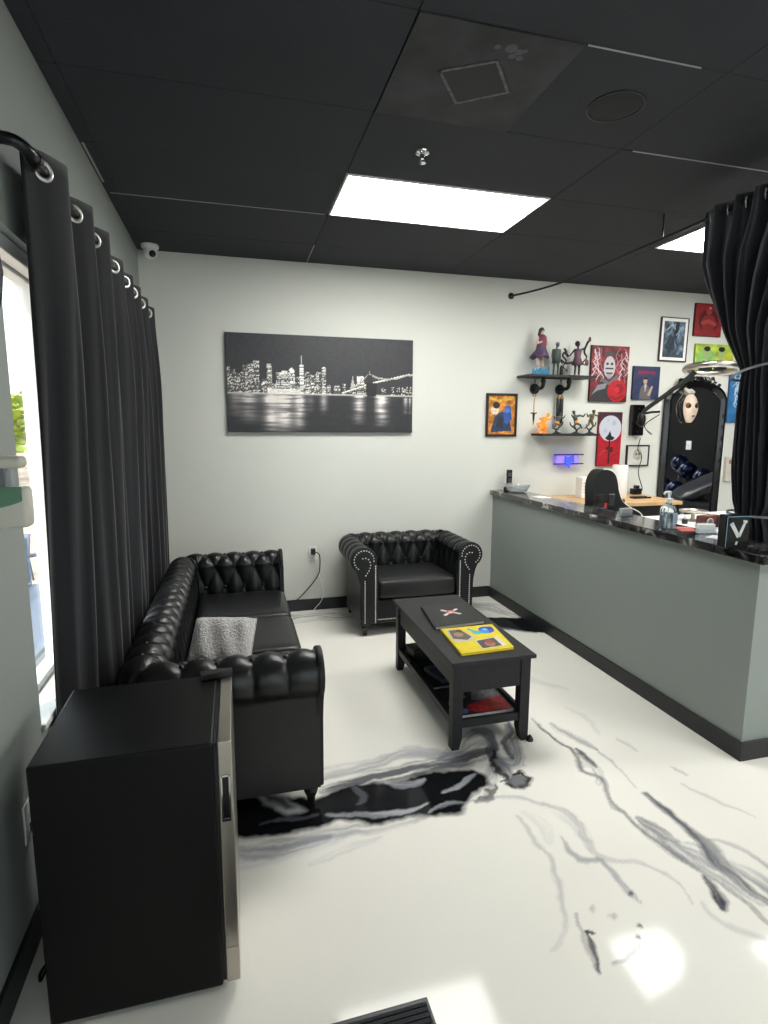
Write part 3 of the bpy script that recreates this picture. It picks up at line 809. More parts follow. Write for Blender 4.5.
c.circ(.46, .56, .075, (206, 176, 146), ry=.1); c.rect(.4, .60, .54, .66, (36, 26, 24)); c.poly([(.26, .02), (.30, .36), (.42, .46), (.56, .44), (.66, .3), (.68, .02)], (112, 106, 104)); c.poly([(.43, .46), (.47, .2), (.52, .46)], (220, 216, 210)); c.poly([(.56, .14), (.70, .42), (.76, .40), (.66, .10)], (210, 178, 150))
wall_print('canvas_print', 'square navy canvas with a man in a grey suit under red brush strokes', 3.653, 3.949, 1.826, 2.133, c, .022, (28, 32, 52))
c = Cv(60, 84, (96, 116, 134)); c.speck(.8, 8, 77)
c.line([(.15, .75), (.38, .92), (.62, .72)], .02, (190, 214, 226)); c.poly([(.55, .98), (.72, .98), (.66, .6), (.5, .5)], (34, 42, 54)); c.poly([(.1, .3), (.3, .65), (.5, .55), (.55, .25), (.3, .1)], (44, 56, 70)); c.line([(.66, .9), (.56, .55), (.70, .3), (.6, .1)], .02, (24, 30, 40)); c.line([(.9, .9), (.6, .62)], .012, (206, 226, 236)); c.rect(0, 0, 1, .1, (60, 78, 92)); c.speck(.4, 24, 15)
wall_print('framed_print', 'blue grey print with white mat in a thin dark frame, high on the wall', 3.925, 4.238, 2.188, 2.593, c, frame=(52, 44, 42), fw=.009, mat_w=.028, tilt=.01)
c = Cv(66, 66, (156, 40, 44)); c.speck(.2, 9, 41); c.circ(.5, .46, .36, (86, 22, 28)); c.poly([(.3, .05), (.24, .5), (.36, .64), (.66, .64), (.76, .5), (.68, .05)], (146, 44, 46)); c.circ(.5, .76, .11, (178, 66, 64)); c.line([(.28, .4), (.5, .46), (.74, .38)], .06, (190, 80, 74)); c.circ(.53, .86, .04, (230, 200, 196))
wall_print('canvas_print', 'deep red canvas with a cross-armed figure beside the tied curtain', 4.297, 4.61, 2.436, 2.738, c, .025, (70, 14, 18))
c = Cv(84, 60, (190, 212, 80)); c.speck(.35, 6, 55); c.circ(.28, .5, .25, (120, 196, 130), .6); c.circ(.8, .3, .3, (220, 220, 60), .7)
for uu in (.30, .68):
    c.circ(uu, .68, .09, (170, 196, 130), ry=.13); c.circ(uu, .84, .085, (28, 34, 36), ry=.06); c.poly([(uu-.2, .0), (uu-.16, .38), (uu, .5), (uu+.16, .38), (uu+.2, 0)], (32, 38, 40)); c.poly([(uu-.05, .48), (uu, .25), (uu+.05, .48)], (214, 226, 200))
wall_print('canvas_print', 'lime green canvas with two dark suited busts above the ring lamp', 4.335, 4.79, 2.08, 2.365, c, .02, (120, 140, 40))
c = Cv(60, 108, (56, 122, 180)); c.speck(.25, 8, 61)
for q in range(3): lightning(c, rs, .2+.12*q, .95, (210, 232, 246), .018, 14)
c.circ(.7, .25, .2, (206, 160, 70)); c.poly([(.5, .6), (.7, .95), (.98, .98), (.98, .5), (.7, .4)], (190, 60, 50)); c.circ(.8, .55, .16, (226, 220, 212))
wall_print('canvas_print', 'bright blue canvas with white lightning, half behind the tied curtain', 4.78, 5.14, 1.615, 2.108, c, .022, (40, 70, 110))
c = Cv(54, 44, (232, 231, 226)); c.circ(.5, .58, .2, (206, 204, 190), ry=.24); c.circ(.43, .58, .05, (120, 120, 108)); c.circ(.57, .58, .05, (120, 120, 108)); c.rect(.44, .28, .58, .4, (190, 188, 172)); c.line([(.3, .4), (.36, .7), (.5, .82), (.64, .7), (.7, .4), (.5, .3), (.3, .4)], .012, (150, 150, 136))
wall_print('framed_sketch', 'small pale line sketch in a black frame above the desk', 3.641, 3.896, 1.192, 1.395, c, frame=(20, 20, 21), fw=.012)

# ================================================================== CURTAINS
ZR, XRD = 2.322, -.535
def left_curtains():
    t = thing('curtain_rod', 'dark metal curtain rod bending back to the wall above the window', 'curtain rod', (XRD, 1.9, ZR))
    pts = [(XL-XRD+.002, 0, .012), (-.06, -.005, .014), (-.022, .0, .01), (0, .035, 0), (0, .10, 0)]
    bm = NB(); tube(bm, smooth_path(pts, 6), .017, 12); obj('elbow', bm, MT['rod'], t, True)
    bm = NB(); tube(bm, [(0, .09, 0), (0, 2.66, 0)], .0125, 12); obj('pole', bm, MT['rod'], t, True)
    bm = NB(); lathe(bm, [(.03, 0), (.03, .006), (.02, .010)], 18, (XL-XRD, 0, .012), 'x'); obj('wall_flange', bm, MT['rod'], t, True)
    bm = NB(); lathe(bm, [(.021, -.012), (.023, 0), (.021, .012)], 16, (0, .085, 0), 'y'); obj('collar', bm, MT['rod'], t, True)
    bm = NB(); tube(bm, [(XL-XRD, 2.60, 0), (-.0, 2.60, 0)], .008, 8); obj('end_bracket', bm, MT['rod'], t)
    def panel(vis, p0, p1, label, seed, ztop, amp):
        vis = list(vis); dv = np.diff(vis); 
        def yof(ph):
            k = ph/(2*PI)
            if k <= 0: return vis[0]+k*dv[0]
            if k >= len(vis)-1: return vis[-1]+(k-len(vis)+1)*dv[-1]
            i = int(k); return vis[i]+(k-i)*dv[i]
        c = thing('curtain', label, 'curtain', (XRD, vis[0], 0), 0, 'grommet curtains on the window rod')
        nph = int((p1-p0)/(2*PI)*26); nz = 34; bm = NB(); rr = random.Random(seed)
        jit = [rr.uniform(-1, 1) for _ in range(40)]
        def fn(i, j):
            ph = p0+(p1-p0)*i/(nph-1); f = j/(nz-1); z = ztop-(ztop-.03)*f**1.15
            A = amp*(1-sstep(.03, .3, f))+.052*sstep(.03, .3, f)*(1-.2*sstep(.3, 1, f))
            kk = int((ph+20*PI)/(2*PI)) % 40
            sh = jit[kk]*.35*sstep(.1, 1, f)
            s = math.sin(ph+sh); s = math.copysign(abs(s)**.8, s)
            x = A*s + .016*sstep(.1, 1, f)*math.sin(ph*2.3+seed+2*f) - .045*sstep(.12, 1, f)*(1 if i < 8 else max(0, 1-(i-8)/10))
            x += .005*sstep(.05, .4, f)*math.sin(5.3*ph+6*f+seed)
            y = yof(ph)-vis[0]+.012*math.sin(2*ph) + .006*math.sin(9*f+ph)
            xw = x+XRD
            return Vector((max(xw, XL+.012)-XRD, y, z))
        grid(bm, fn, nph, nz)
        o = obj('fabric', bm, MT['curtain'], c, 'all')
        md = o.modifiers.new('thickness', 'SOLIDIFY'); md.thickness = .003
        gm = None
        for i, v in enumerate(vis):
            if gm is None:
                g = NB(); torus(g, (0, 0, 0), .0255, .0065, 28, 8, (.72, -.70, 0), .6); g_o = obj('grommet', g, MT['grom'], c, 'all'); gm = g_o.data
            else: g_o = obj('grommet', gm, None, c)
            g_o.location = (0, v-vis[0], ZR)
    panel([2.06, 2.42, 2.72], -.30*PI, 5.0*PI, 'black grommet curtain panel nearest the viewer, beside the open window gap', 3, ZR+.055, .046)
    panel([3.13, 3.43, 3.69, 3.99, 4.30], -.55*PI, 9.4*PI, 'black grommet curtain panel hanging behind the sofa, nearest the back wall', 5, ZR+.048, .030)
left_curtains()

def right_curtain():
    t = thing('curtain_rod', 'thin black rod curving from the back wall along the ceiling over the counter', 'curtain rod', (2.372, YB, 2.685))
    bm = NB(); lathe(bm, [(.028, 0), (.028, -.006), (.014, -.012)], 18, (0, 0, 0), 'y'); obj('wall_flange', bm, MT['rod'], t, True)
    path = smooth_path([(0, -.005, 0), (.06, -.14, 0), (.115, -.30, 0), (.155, -.48, 0), (.172, -.70, 0), (.173, -1.0, 0), (.173, -2.0, 0), (.173, -3.2, 0)], 6)
    bm = NB(); tube(bm, path, .0085, 8); obj('pole', bm, MT['rod'], t, True)
    for yy in (-1.6, -3.1):
        bm = NB(); tube(bm, [(.173, yy, 0), (.173, yy, H-2.685-.001)], .005, 6); obj('ceiling_hanger', bm, MT['rod'], t)
    c = thing('curtain', 'black curtain gathered by two grey tiebacks behind the counter', 'curtain', (2.6, 2.35, 0))
    prof = [(2.73, 2.735, 1.70, 2.545, .028), (2.60, 2.74, 1.74, 2.55, .034), (2.45, 2.755, 1.86, 2.565, .04), (2.30, 2.70, 1.98, 2.58, .045), (2.05, 2.57, 2.12, 2.60, .05), (1.88, 2.465, 2.20, 2.62, .045), (1.835, 2.445, 2.21, 2.62, .04), (1.78, 2.45, 2.20, 2.62, .045),
            (1.60, 2.47, 2.17, 2.635, .055), (1.34, 2.48, 2.16, 2.65, .055), (1.16, 2.46, 2.18, 2.66, .045), (1.11, 2.435, 2.21, 2.66, .04), (1.06, 2.445, 2.19, 2.665, .04), (.9, 2.47, 2.15, 2.67, .045), (.5, 2.50, 2.14, 2.67, .05), (.03, 2.52, 2.13, 2.67, .05)]
    pz = [p[0] for p in prof][::-1]
    def at(z): return [float(np.interp(z, pz, [p[k] for p in prof][::-1])) for k in (1, 2, 3, 4)]
    n = 200; nz = 70; bm = NB(); NP = 8
    def fn(i, j):
        q = i/(n-1); z = 2.73-(2.73-.03)*j/(nz-1); yl, yr, xc, A = at(z)
        qq = q+.012*math.sin(17*q+1.3); a = 2*PI*NP*qq
        bow = .055*math.sin(PI*q)*sstep(2.5, 2.0, z)     # bundle is rounder where it is tied
        x = xc-bow+A*(.75*math.sin(a)+.25*math.sin(2.3*a+2*z))
        y = yl+(yr-yl)*q+.006*math.cos(a)
        return Vector((x-2.6, y-2.35, z))
    grid(bm, fn, n, nz); o = obj('fabric', bm, MT['curtain_lightened'], c, 'all')
    md = o.modifiers.new('thickness', 'SOLIDIFY'); md.thickness = .003
    gm = None
    for k in range(9):
        q = (k+.5)/9*.96; yl, yr, xc, A = at(2.68)
        if gm is None:
            g = NB(); torus(g, (0, 0, 0), .021, .005, 24, 8, (.6, -.8, 0), .6); g_o = obj('grommet', g, MT['grom'], c, 'all'); gm = g_o.data
        else: g_o = obj('grommet', gm, None, c)
        g_o.location = (2.545-2.6, yl+(yr-yl)*q-2.35, 2.685)
    for (z, yl, yr, xc, rx, sl) in ((1.84, 2.455, 2.205, 2.607, .115, .035), (1.11, 2.445, 2.195, 2.645, .115, .0)):
        bm = NB(); m = 40
        ring = []
        for k in range(m):
            a = 2*PI*k/m; ring.append(Vector((xc-.01+rx*math.cos(a)-2.6, (yl+yr)/2+(yl-yr)/2*1.07*math.sin(a)-2.35, z-sl*math.sin(a))))
        def fn2(i, j):
            h = (-.006, .006, .006, -.006)[j]; d = (0, 0, .004, .004)[j]; p = ring[i]; cc = Vector((xc-2.6, (yl+yr)/2-2.35, p.z)); nrm = (p-cc).normalized()
            return p+nrm*d+Vector((0, 0, h))
        grid(bm, fn2, m, 4, True, True); obj('tieback', bm, MT['tie'], c, True)
right_curtain()

# ================================================================== LEFT WALL THINGS
def fridge():
    x0, xd, x1, y0, y1, zt = -.508, -.078, -.032, 1.41, 1.835, .742
    t = thing('mini_fridge', 'black mini fridge with a stainless steel door beside the sofa arm', 'fridge', ((x0+x1)/2, (y0+y1)/2, 0))
    ox, oy = (x0+x1)/2, (y0+y1)/2
    obj('cabinet', bx(x0-ox, xd-ox, y0-oy, y1-oy, .018, zt, bev=.006), MT['fridge'], t)
    obj('door_gasket', bx(xd-ox, xd-ox+.010, y0-oy+.006, y1-oy-.006, .03, zt-.004), MT['black_pl'], t)
    d = obj('door', bx(xd-ox+.010, x1-ox, y0-oy, y1-oy, .028, zt+.002, bev=.003), MT['steel'], t)
    xa, xb = xd-ox+.016, x1-ox-.008
    obj('handle_recess', bx(xa+.002, xb, y0-oy-.0015, y0-oy+.004,   .525, .645, bev=.001, seg=1), MT['black_gl'], d)
    b = NB(); box(b, xa-.001, xa+.003, y0-oy-.004, y0-oy, .52, .65); box(b, xb-.003, xb+.001, y0-oy-.004, y0-oy, .52, .65); box(b, xa, xb, y0-oy-.004, y0-oy, .646, .651); box(b, xa, xb, y0-oy-.004, y0-oy, .519, .524)
    obj('handle_trim', b, MT['chrome'], d)
    obj('lower_trim', bx(xd-ox+.012, x1-ox-.001, y0-oy-.0012, y0-oy+.002, .03, .135), MT['steel'], d)
    bm = NB(); prism(bm, [(xd-ox-.055, y1-oy-.012), (xd-ox-.05, y1-oy-.045), (x1-ox+.002, y1-oy-.03), (x1-ox+.002, y1-oy-.004), (xd-ox, y1-oy-.002)], zt+.001, zt+.022, 'z', bev=.003)
    obj('hinge_cover', bm, MT['black_pl'], t)
    bm = NB()
    for (dx, dy) in ((.395, .075), (.405, .05), (.425, .055)): torus(bm, (x0-ox+dx, y0-oy+dy, zt+.0005), .003, .0009, 10, 6)
    obj('water_drops', bm, MT['clear'], t, kind='stuff')
    for sx in (x0+.04, xd-.02):
        for sy in (y0+.04, y1-.04):
            bm = NB(); lathe(bm, [(.018, 0), (.02, .006), (.014, .02)], 12, (sx-ox, sy-oy, 0)); obj('foot', bm, MT['black_pl'], t)
    # outlet and cord
    o = thing('wall_outlet', 'white outlet plate on the left wall behind the mini fridge', 'outlet', (XL, 1.74, .39))
    obj('plate', bx(0, .006, -.037, .037, -.06, .06, bev=.002), MT['white_pl'], o)
    for zz in (-.022, .022): obj('socket', bx(.006, .0075, -.014, .014, zz-.012, zz+.012), MT['paper'], o)
    c = thing('power_cord', 'black power cord hanging from the outlet behind the mini fridge', 'cord', (XL, 1.74, .37))
    obj('plug', bx(.008, .032, -.012, .012, -.014, .014, bev=.003), MT['black_pl'], c)
    bm = NB(); tube(bm, smooth_path([(.03, 0, 0), (.05, 0, -.03), (.055, .0, -.12), (.06, -.05, -.25), (.07, -.12, -.33), (.06, -.18, -.355), (.05, -.14, -.362), (.09, -.05, -.362), (.10, .03, -.36)], 6), .004, 6); obj('cable', bm, MT['black_pl'], c, True)
fridge()

def dispenser():
    t = thing('soap_dispenser', 'cream wall dispenser with a green label and clear front at the left edge', 'dispenser', (XL, 1.50, 1.308))
    obj('back_plate', bx(0, .012, .002, .06, .004, .170, bev=.004), MT['white_pl'], t)
    body = mat('cream_plastic', (186, 184, 172), .35)
    obj('lower_body', bx(.010, .152, 0, .05, 0, .098, bev=.012, seg=3), body, t, True)
    obj('top_cap', bx(.010, .146, 0, .05, .142, .172, bev=.012, seg=3), body, t, True)
    lab = [(.012, .100), (.012, .066)]+[(.012+.118*k/10, .066-.018*math.sin(PI*(.15+.75*k/10))) for k in range(1, 11)]+[(.142, .066), (.142, .100)]
    obj('green_label', prism(NB(), lab, -.0015, .004, 'y'), mat('green_label', (92, 128, 106), .4), t)
    obj('grey_reservoir', bx(.012, .106, .006, .046, .096, .144), mat('grey_reservoir', (108, 108, 114), .3), t)
    obj('clear_window', bx(.108, .146, .004, .048, .094, .144, bev=.004), MT['clear'], t)
dispenser()
bm = NB(); pts = []
for k in range(24):
    a = 2*PI*k/24; pts.append((1.60+.135*math.copysign(abs(math.cos(a))**.7, math.cos(a)), 1.945+.12*math.copysign(abs(math.sin(a))**.7, math.sin(a))))
t = thing('wall_plaque', 'dark rounded plaque on the left wall above the dispenser', 'plaque', (XL, 1.60, 1.945))
prism(bm, [(p[0]-1.60, p[1]-1.945) for p in pts], .002, .07, 'x', bev=.012); obj('plaque_body', bm, MT['black_pl'], t, True)
bm = NB(); prism(bm, [((p[0]-1.60)*.8, (p[1]-1.945)*.8) for p in pts], .0705, .073, 'x'); obj('plaque_face', bm, mat('plaque_face', (40, 44, 54), .3), t)

# security camera
t = thing('security_camera', 'white dome security camera with a black lens in the ceiling corner', 'security camera', (-.527, 4.51, H))
bm = NB(); lathe(bm, [(.058, 0), (.060, -.012), (.056, -.024), (.040, -.030)], 28); obj('mount', bm, MT['white_pl'], t, True)
bm = NB(); ball(bm, (0.002, -.008, -.052), .047, (1, 1, 1), 3); obj('dome', bm, MT['white_pl'], t, 'all')
bm = NB(); ball(bm, (.018, -.040, -.068), .024, (1, 1, 1), 3); obj('lens', bm, MT['black_gl'], t, 'all')
bm = NB(); torus(bm, (.0145, -.033, -.065), .024, .004, 24, 8, (.38, -.82, -.38)); obj('lens_ring', bm, MT['black_pl'], t, 'all')

# ceiling diffuser panel, speaker, sprinkler
t = thing('ceiling_vent', 'square black ceiling panel with a pale taped square on it', 'ceiling vent', (.905, 2.145, H))
dust = mat('dusty_black', (37, 39, 43), .6, var=(5, .75))
obj('plate', bx(-.302, .285, -.289, .289, -.003, .012, bev=.002), dust, t)
def strip_ring(pts, w, z0, z1):
    bm = NB()
    for a, c in zip(pts, pts[1:]+pts[:1]):
        a, c = Vector(a), Vector(c); d = (c-a).normalized(); n = Vector((-d.y, d.x)); e = d*w/2
        prism(bm, [tuple(a-e+n*w/2), tuple(c+e+n*w/2), tuple(c+e-n*w/2), tuple(a-e-n*w/2)], z0, z1, 'z')
    return bm
obj('tape_edge', strip_ring([(-.14, -.034), (.033, -.139), (.155, .018), (-.008, .139)], .011, -.006, -.0035), mat('pale_dust', (92, 94, 98), .8, var=(30, .4)), t)
obj('patch', prism(NB(), [(-.133, -.034), (.033, -.132), (.148, .018), (-.008, .132)], -.0052, -.0038, 'z'), mat('patch_black', (27, 28, 31), .6), t)
bm = NB()
for (x, y, r) in ((.05, -.215, .022), (.085, -.205, .016), (.0, -.21, .012), (.10, -.175, .013), (.07, -.18, .014), (.10, -.215, .01)): lathe(bm, [(r, -.0062), (r*.8, -.0048), (r*.7, -.0038)], 12, (x, y, 0))
obj('dust_spots', bm, mat('dust_spot', (82, 84, 88), .8), t, kind='stuff')
t = thing('ceiling_speaker', 'round black speaker grille set flush in the ceiling', 'speaker', (1.525, 2.145, H))
bm = NB(); torus(bm, (0, 0, -.001), .108, .005, 40, 8, (0, 0, 1), .6); obj('rim', bm, MT['black_pl'], t, 'all')
bm = NB(); lathe(bm, [(.105, .0), (.10, -.003), (.05, -.005), (.0, -.006)], 36); obj('grille', bm, mat('grille_black', (27, 28, 31), .7, bump=(400, .8)), t, 'all')
t = thing('sprinkler_head', 'small chrome fire sprinkler hanging from the ceiling before the light panel', 'sprinkler', (.90, 2.706, H))
bm = NB(); lathe(bm, [(.034, 0), (.032, -.006), (.018, -.010), (.009, -.012), (.008, -.03)], 20); obj('escutcheon', bm, MT['chrome'], t, True)
bm = NB(); tube(bm, [(.012, 0, -.012), (.012, 0, -.036), (0, 0, -.046)], .003, 6); tube(bm, [(-.012, 0, -.012), (-.012, 0, -.036), (0, 0, -.046)], .003, 6); obj('yoke', bm, MT['chrome'], t)
bm = NB(); lathe(bm, [(.006, -.044), (.017, -.047), (.017, -.049), (.004, -.050)], 16); obj('deflector', bm, MT['chrome'], t)

# back wall outlet with two cords
t = thing('wall_outlet', 'white outlet plate on the back wall between sofa and armchair', 'outlet', (.616, YB, .498))
obj('plate', bx(-.036, .036, -.006, 0, -.06, .06, bev=.002), MT['white_pl'], t)
for zz in (-.02, .02): obj('socket', bx(-.015, .015, -.0075, -.006, zz-.013, zz+.013), MT['paper'], t)
t = thing('phone_charger', 'black cord plugged into the back wall outlet, trailing behind the sofa', 'charger', (.616, YB, .515))
obj('plug', bx(-.018, .018, -.045, -.0085, -.024, .026, bev=.004), MT['black_pl'], t)
bm = NB(); tube(bm, smooth_path([(.014, -.035, 0), (.05, -.045, -.03), (.052, -.04, -.14), (.03, -.03, -.22), (-.06, -.03, -.33), (-.15, -.04, -.41), (-.22, -.05, -.44), (-.34, -.06, -.505)], 6), .0042, 8); obj('cable', bm, MT['black_pl'], t, True)
t = thing('phone_charger', 'white cord hanging from the back wall outlet to the floor', 'charger', (.622, YB, .472))
obj('plug', bx(-.008, .012, -.032, -.0085, -.012, .010, bev=.003), MT['white_pl'], t)
bm = NB(); tube(bm, smooth_path([(.004, -.028, -.005), (.02, -.032, -.06), (.05, -.03, -.2), (.07, -.03, -.3), (.06, -.035, -.38), (.0, -.06, -.44), (-.04, -.10, -.466), (-.12, -.13, -.468)], 6), .0032, 8); obj('cable', bm, MT['white_pl'], t, True)

# floor mat
t = thing('floor_mat', 'black ribbed floor mat at the bottom edge of the picture', 'mat', (.18, .90, 0), .012)
obj('mat_base', bx(-.30, .285, -.36, .345, .0, .008, bev=.003), MT['black_pl'], t)
bm = NB()
for k in range(46): y = -.345+k*.0148; box(bm, -.292, .277, y, y+.009, .007, .0115)
obj('rib_pile', bm, mat('mat_fibre', (44, 45, 50), .9, bump=(300, .5)), t, kind='stuff')

# ================================================================== THINGS ON THE COFFEE TABLE
def slab_print(name, label, cat, corners, z0, th, cv, cover, page, fan=0, spine=(20, 20, 20)):
    """booklet lying flat: corners = near-left, near-right, far-right, far-left"""
    P = [Vector((x, y)) for x, y in corners]; c = sum(P, Vector((0, 0)))/4
    t = thing(name, label, cat, (c.x, c.y, z0)); q = [p-c for p in P]
    pm = mat('page_edge', page, .7); cm = mat('cover', cover, .35)
    ins = [v*.975 for v in q]
    obj('pages', prism(NB(), [tuple(v) for v in ins], .0015, th-.0015, 'z'), pm, t)
    obj('back_cover', prism(NB(), [tuple(v) for v in q], 0, .0014, 'z'), cm, t)
    obj('cover', prism(NB(), [tuple(v) for v in q], th-.0014, th, 'z'), cm, t)
    e = (q[3]-q[0]).normalized(); n = (q[1]-q[0]).normalized()*.003
    obj('spine', prism(NB(), [tuple(q[0]-n), tuple(q[0]+n), tuple(q[3]+n), tuple(q[3]-n)], 0, th, 'z'), mat('spine', spine, .4), t)
    # bilinear print
    me = cv.mesh('print', (0, 0, 0), (1, 0, 0), (0, 1, 0))
    for v in me.vertices:
        u, w = .01+.98*v.co.x, .01+.98*v.co.y
        p = q[0]*(1-u)*(1-w)+q[1]*u*(1-w)+q[2]*u*w+q[3]*(1-u)*w
        v.co = (p.x, p.y, th+.0006)
    obj('cover_print', me, None, t); return t
TT = .4575
c = Cv(90, 96, (26, 26, 28))
c.line([(.36, .48), (.64, .70)], .030, (226, 224, 218)); c.line([(.36, .70), (.64, .48)], .030, (226, 224, 218))
for (u, v) in ((.35, .47), (.65, .71), (.35, .71), (.65, .47)): c.circ(u, v, .035, (226, 224, 218))
c.circ(.50, .60, .095, (196, 74, 66)); c.circ(.50, .58, .06, (232, 206, 194)); c.circ(.47, .60, .016, (120, 40, 40)); c.circ(.53, .60, .016, (120, 40, 40)); c.rect(.47, .50, .53, .53, (120, 40, 40))
slab_print('book', 'black book with a small red and white crossed emblem on the coffee table', 'book', [(1.03, 2.765), (1.335, 2.79), (1.372, 3.12), (1.075, 3.132)], TT, .016, c, (24, 24, 26), (214, 212, 206))
c = Cv(110, 110, (238, 214, 22)); c.speck(.06, 10)
c.poly([(.05, .40), (.04, .90), (.30, .95), (.46, .55), (.42, .42)], (206, 202, 196)); c.poly([(.06, .55), (.10, .90), (.32, .90), (.42, .56), (.3, .45)], (92, 84, 78)); c.circ(.22, .70, .09, (176, 128, 104)); c.circ(.28, .84, .06, (60, 52, 48))
c.poly([(.42, .06), (.42, .40), (.88, .46), (.93, .10)], (226, 222, 216)); c.poly([(.44, .08), (.44, .38), (.80, .43), (.82, .10)], (74, 70, 72)); c.circ(.64, .22, .10, (182, 110, 90)); c.circ(.66, .30, .07, (150, 74, 60))
c.circ(.80, .78, .15, (32, 84, 214)); c.circ(.74, .72, .09, (40, 150, 226)); c.circ(.58, .70, .08, (70, 190, 226)); c.circ(.88, .84, .07, (40, 40, 170)); c.line([(.48, .88), (.56, .74), (.66, .68)], .03, (60, 176, 220)); c.circ(.78, .80, .05, (120, 206, 244))
slab_print('magazine', 'bright yellow magazine with photos and a blue splash on the coffee table', 'magazine', [(1.032, 2.398), (1.318, 2.412), (1.356, 2.742), (1.054, 2.74)], TT, .013, c, (236, 212, 24), (236, 216, 90), spine=(214, 190, 30))
# lower shelf
c = Cv(90, 100, (36, 34, 38)); c.speck(.6, 7, 21); c.poly([(.5, .0), (.2, .1), (.25, .3), (.6, .42), (.98, .5), (.98, 0)], (170, 34, 38)); c.poly([(.4, .45), (.6, .95), (.95, .9), (.98, .5), (.6, .4)], (120, 116, 122)); c.circ(.42, .16, .16, (196, 40, 40)); c.circ(.12, .12, .09, (90, 110, 160)); c.rect(.22, .55, .34, .66, (190, 188, 184)); c.speck(.35, 20, 5)
slab_print('magazine', 'red and black magazine on the lower shelf at the near end of the table', 'magazine', [(1.03, 2.40), (1.325, 2.40), (1.335, 2.70), (1.035, 2.70)], .1305, .018, c, (40, 36, 40), (232, 230, 226))
t = thing('binder', 'thin black folder with a white page edge on the lower table shelf', 'folder', (1.09, 2.90, .1305))
obj('pages', bx(-.07, .10, -.17, .17, .002, .012), MT['paper'], t); obj('cover', bx(-.078, .105, -.175, .175, .012, .016, bev=.001), MT['black_pl'], t); obj('back_cover', bx(-.078, .105, -.175, .175, 0, .002), MT['black_pl'], t)
t = thing('tray', 'dark blue grey plastic tray lying on the black folder under the table', 'tray', (1.11, 2.86, .147), .25)
tm = mat('tray_blue_grey', (62, 68, 80), .4)
obj('tray_floor', bx(-.06, .06, -.09, .09, 0, .004), tm, t)
for (a0, a1, c0, c1) in ((-.062, -.056, -.092, .092), (.056, .062, -.092, .092), (-.062, .062, -.092, -.086), (-.062, .062, .086, .092)): obj('tray_wall', bx(a0, a1, c0, c1, 0, .026, bev=.002, seg=1), tm, t)
t = thing('storage_box', 'small dark box with lid at the far end of the lower table shelf', 'box', (1.09, 3.17, .1305), .1)
obj('box_body', bx(-.075, .075, -.06, .06, 0, .055, bev=.003), MT['black_pl'], t); obj('lid', bx(-.079, .079, -.064, .064, .055, .072, bev=.003), MT['table'], t)

# ================================================================== COUNTER
ZT = .997
t = thing('countertop', 'dark speckled granite worktop on the grey half wall', 'countertop', (2.43, 3.27, .955))
b = NB(); prism(b, [(2.232-2.43, 1.895-3.27), (2.92-2.43, 1.895-3.27), (2.92-2.43, 2.07-3.27), (2.50-2.43, 2.07-3.27), (2.50-2.43, YB-3.27), (2.232-2.43, YB-3.27)], .001, .042, 'z', bev=.004)
obj('slab', b, MT['granite'], t)

t = thing('glass_bowl', 'clear cut-glass bowl on the counter by the back wall', 'bowl', (2.385, 4.42, ZT))
gm = mat('bowl_glass', (236, 240, 240), .06, trans=.85, ior=1.3)
bm = NB(); lathe(bm, [(.05, 0), (.075, .006), (.105, .05), (.112, .07), (.106, .07), (.098, .05), (.068, .012), (.0, .010)], 32); obj('bowl', bm, gm, t, True)
bm = NB()
for k in range(24):
    a = 2*PI*k/24; tube(bm, [(.077*math.cos(a), .077*math.sin(a), .008), (.108*math.cos(a+.13), .108*math.sin(a+.13), .062)], .003, 5)
obj('cut_ridges', bm, gm, t)
t = thing('cordless_phone', 'black cordless phone standing on the counter end behind the glass bowl', 'phone', (2.385, 4.575, ZT))
obj('cradle', bx(-.035, .035, -.03, .04, 0, .03, bev=.006), MT['black_pl'], t)
h = obj('handset', bx(-.024, .024, -.012, .016, .02, .185, bev=.007, seg=3), MT['black_gl'], t, True)
obj('screen', bx(-.016, .016, -.0135, -.0115, .125, .16), mat('phone_screen', (70, 80, 86), .2), h)
bm = NB()
for i in range(3):
    for j in range(4): box(bm, -.016+i*.012, -.008+i*.012, -.0145, -.0115, .05+j*.016, .06+j*.016)
obj('keypad', bm, mat('phone_keys', (92, 92, 94), .5), h, kind='stuff')

t = thing('sanitizer_bottle', 'clear pump bottle of hand sanitizer on the counter edge', 'bottle', (2.345, 2.60, ZT), .3)
cl = mat('bottle_clear', (226, 234, 238), .05, trans=.9, ior=1.2)
bm = NB(); lathe(bm, [(.040, 0), (.043, .006), (.043, .105), (.036, .125), (.016, .138), (.016, .150)], 28)
obj('bottle_body', bm, cl, t, True)
bm = NB(); lathe(bm, [(.038, .004), (.0395, .008), (.0395, .085), (.0, .085)], 24); obj('gel', bm, mat('gel', (206, 226, 236), .05, trans=.85, ior=1.33), t, True)
obj('label_print', bx(-.022, .022, -.0445, -.0435, .03, .09), mat('bottle_label', (170, 200, 222), .4), t)
bm = NB(); lathe(bm, [(.019, .148), (.019, .168), (.008, .170), (.007, .195)], 18); tube(bm, [(0, 0, .19), (0, 0, .206)], .010, 10); tube(bm, smooth_path([(.008, 0, .204), (-.02, 0, .206), (-.045, 0, .204), (-.052, 0, .194)], 4), .0055, 8)
obj('pump', bm, MT['white_pl'], t, True)
bm = NB(); tube(bm, [(0, 0, .15), (0, 0, .015)], .003, 6); obj('dip_tube', bm, MT['white_pl'], t)

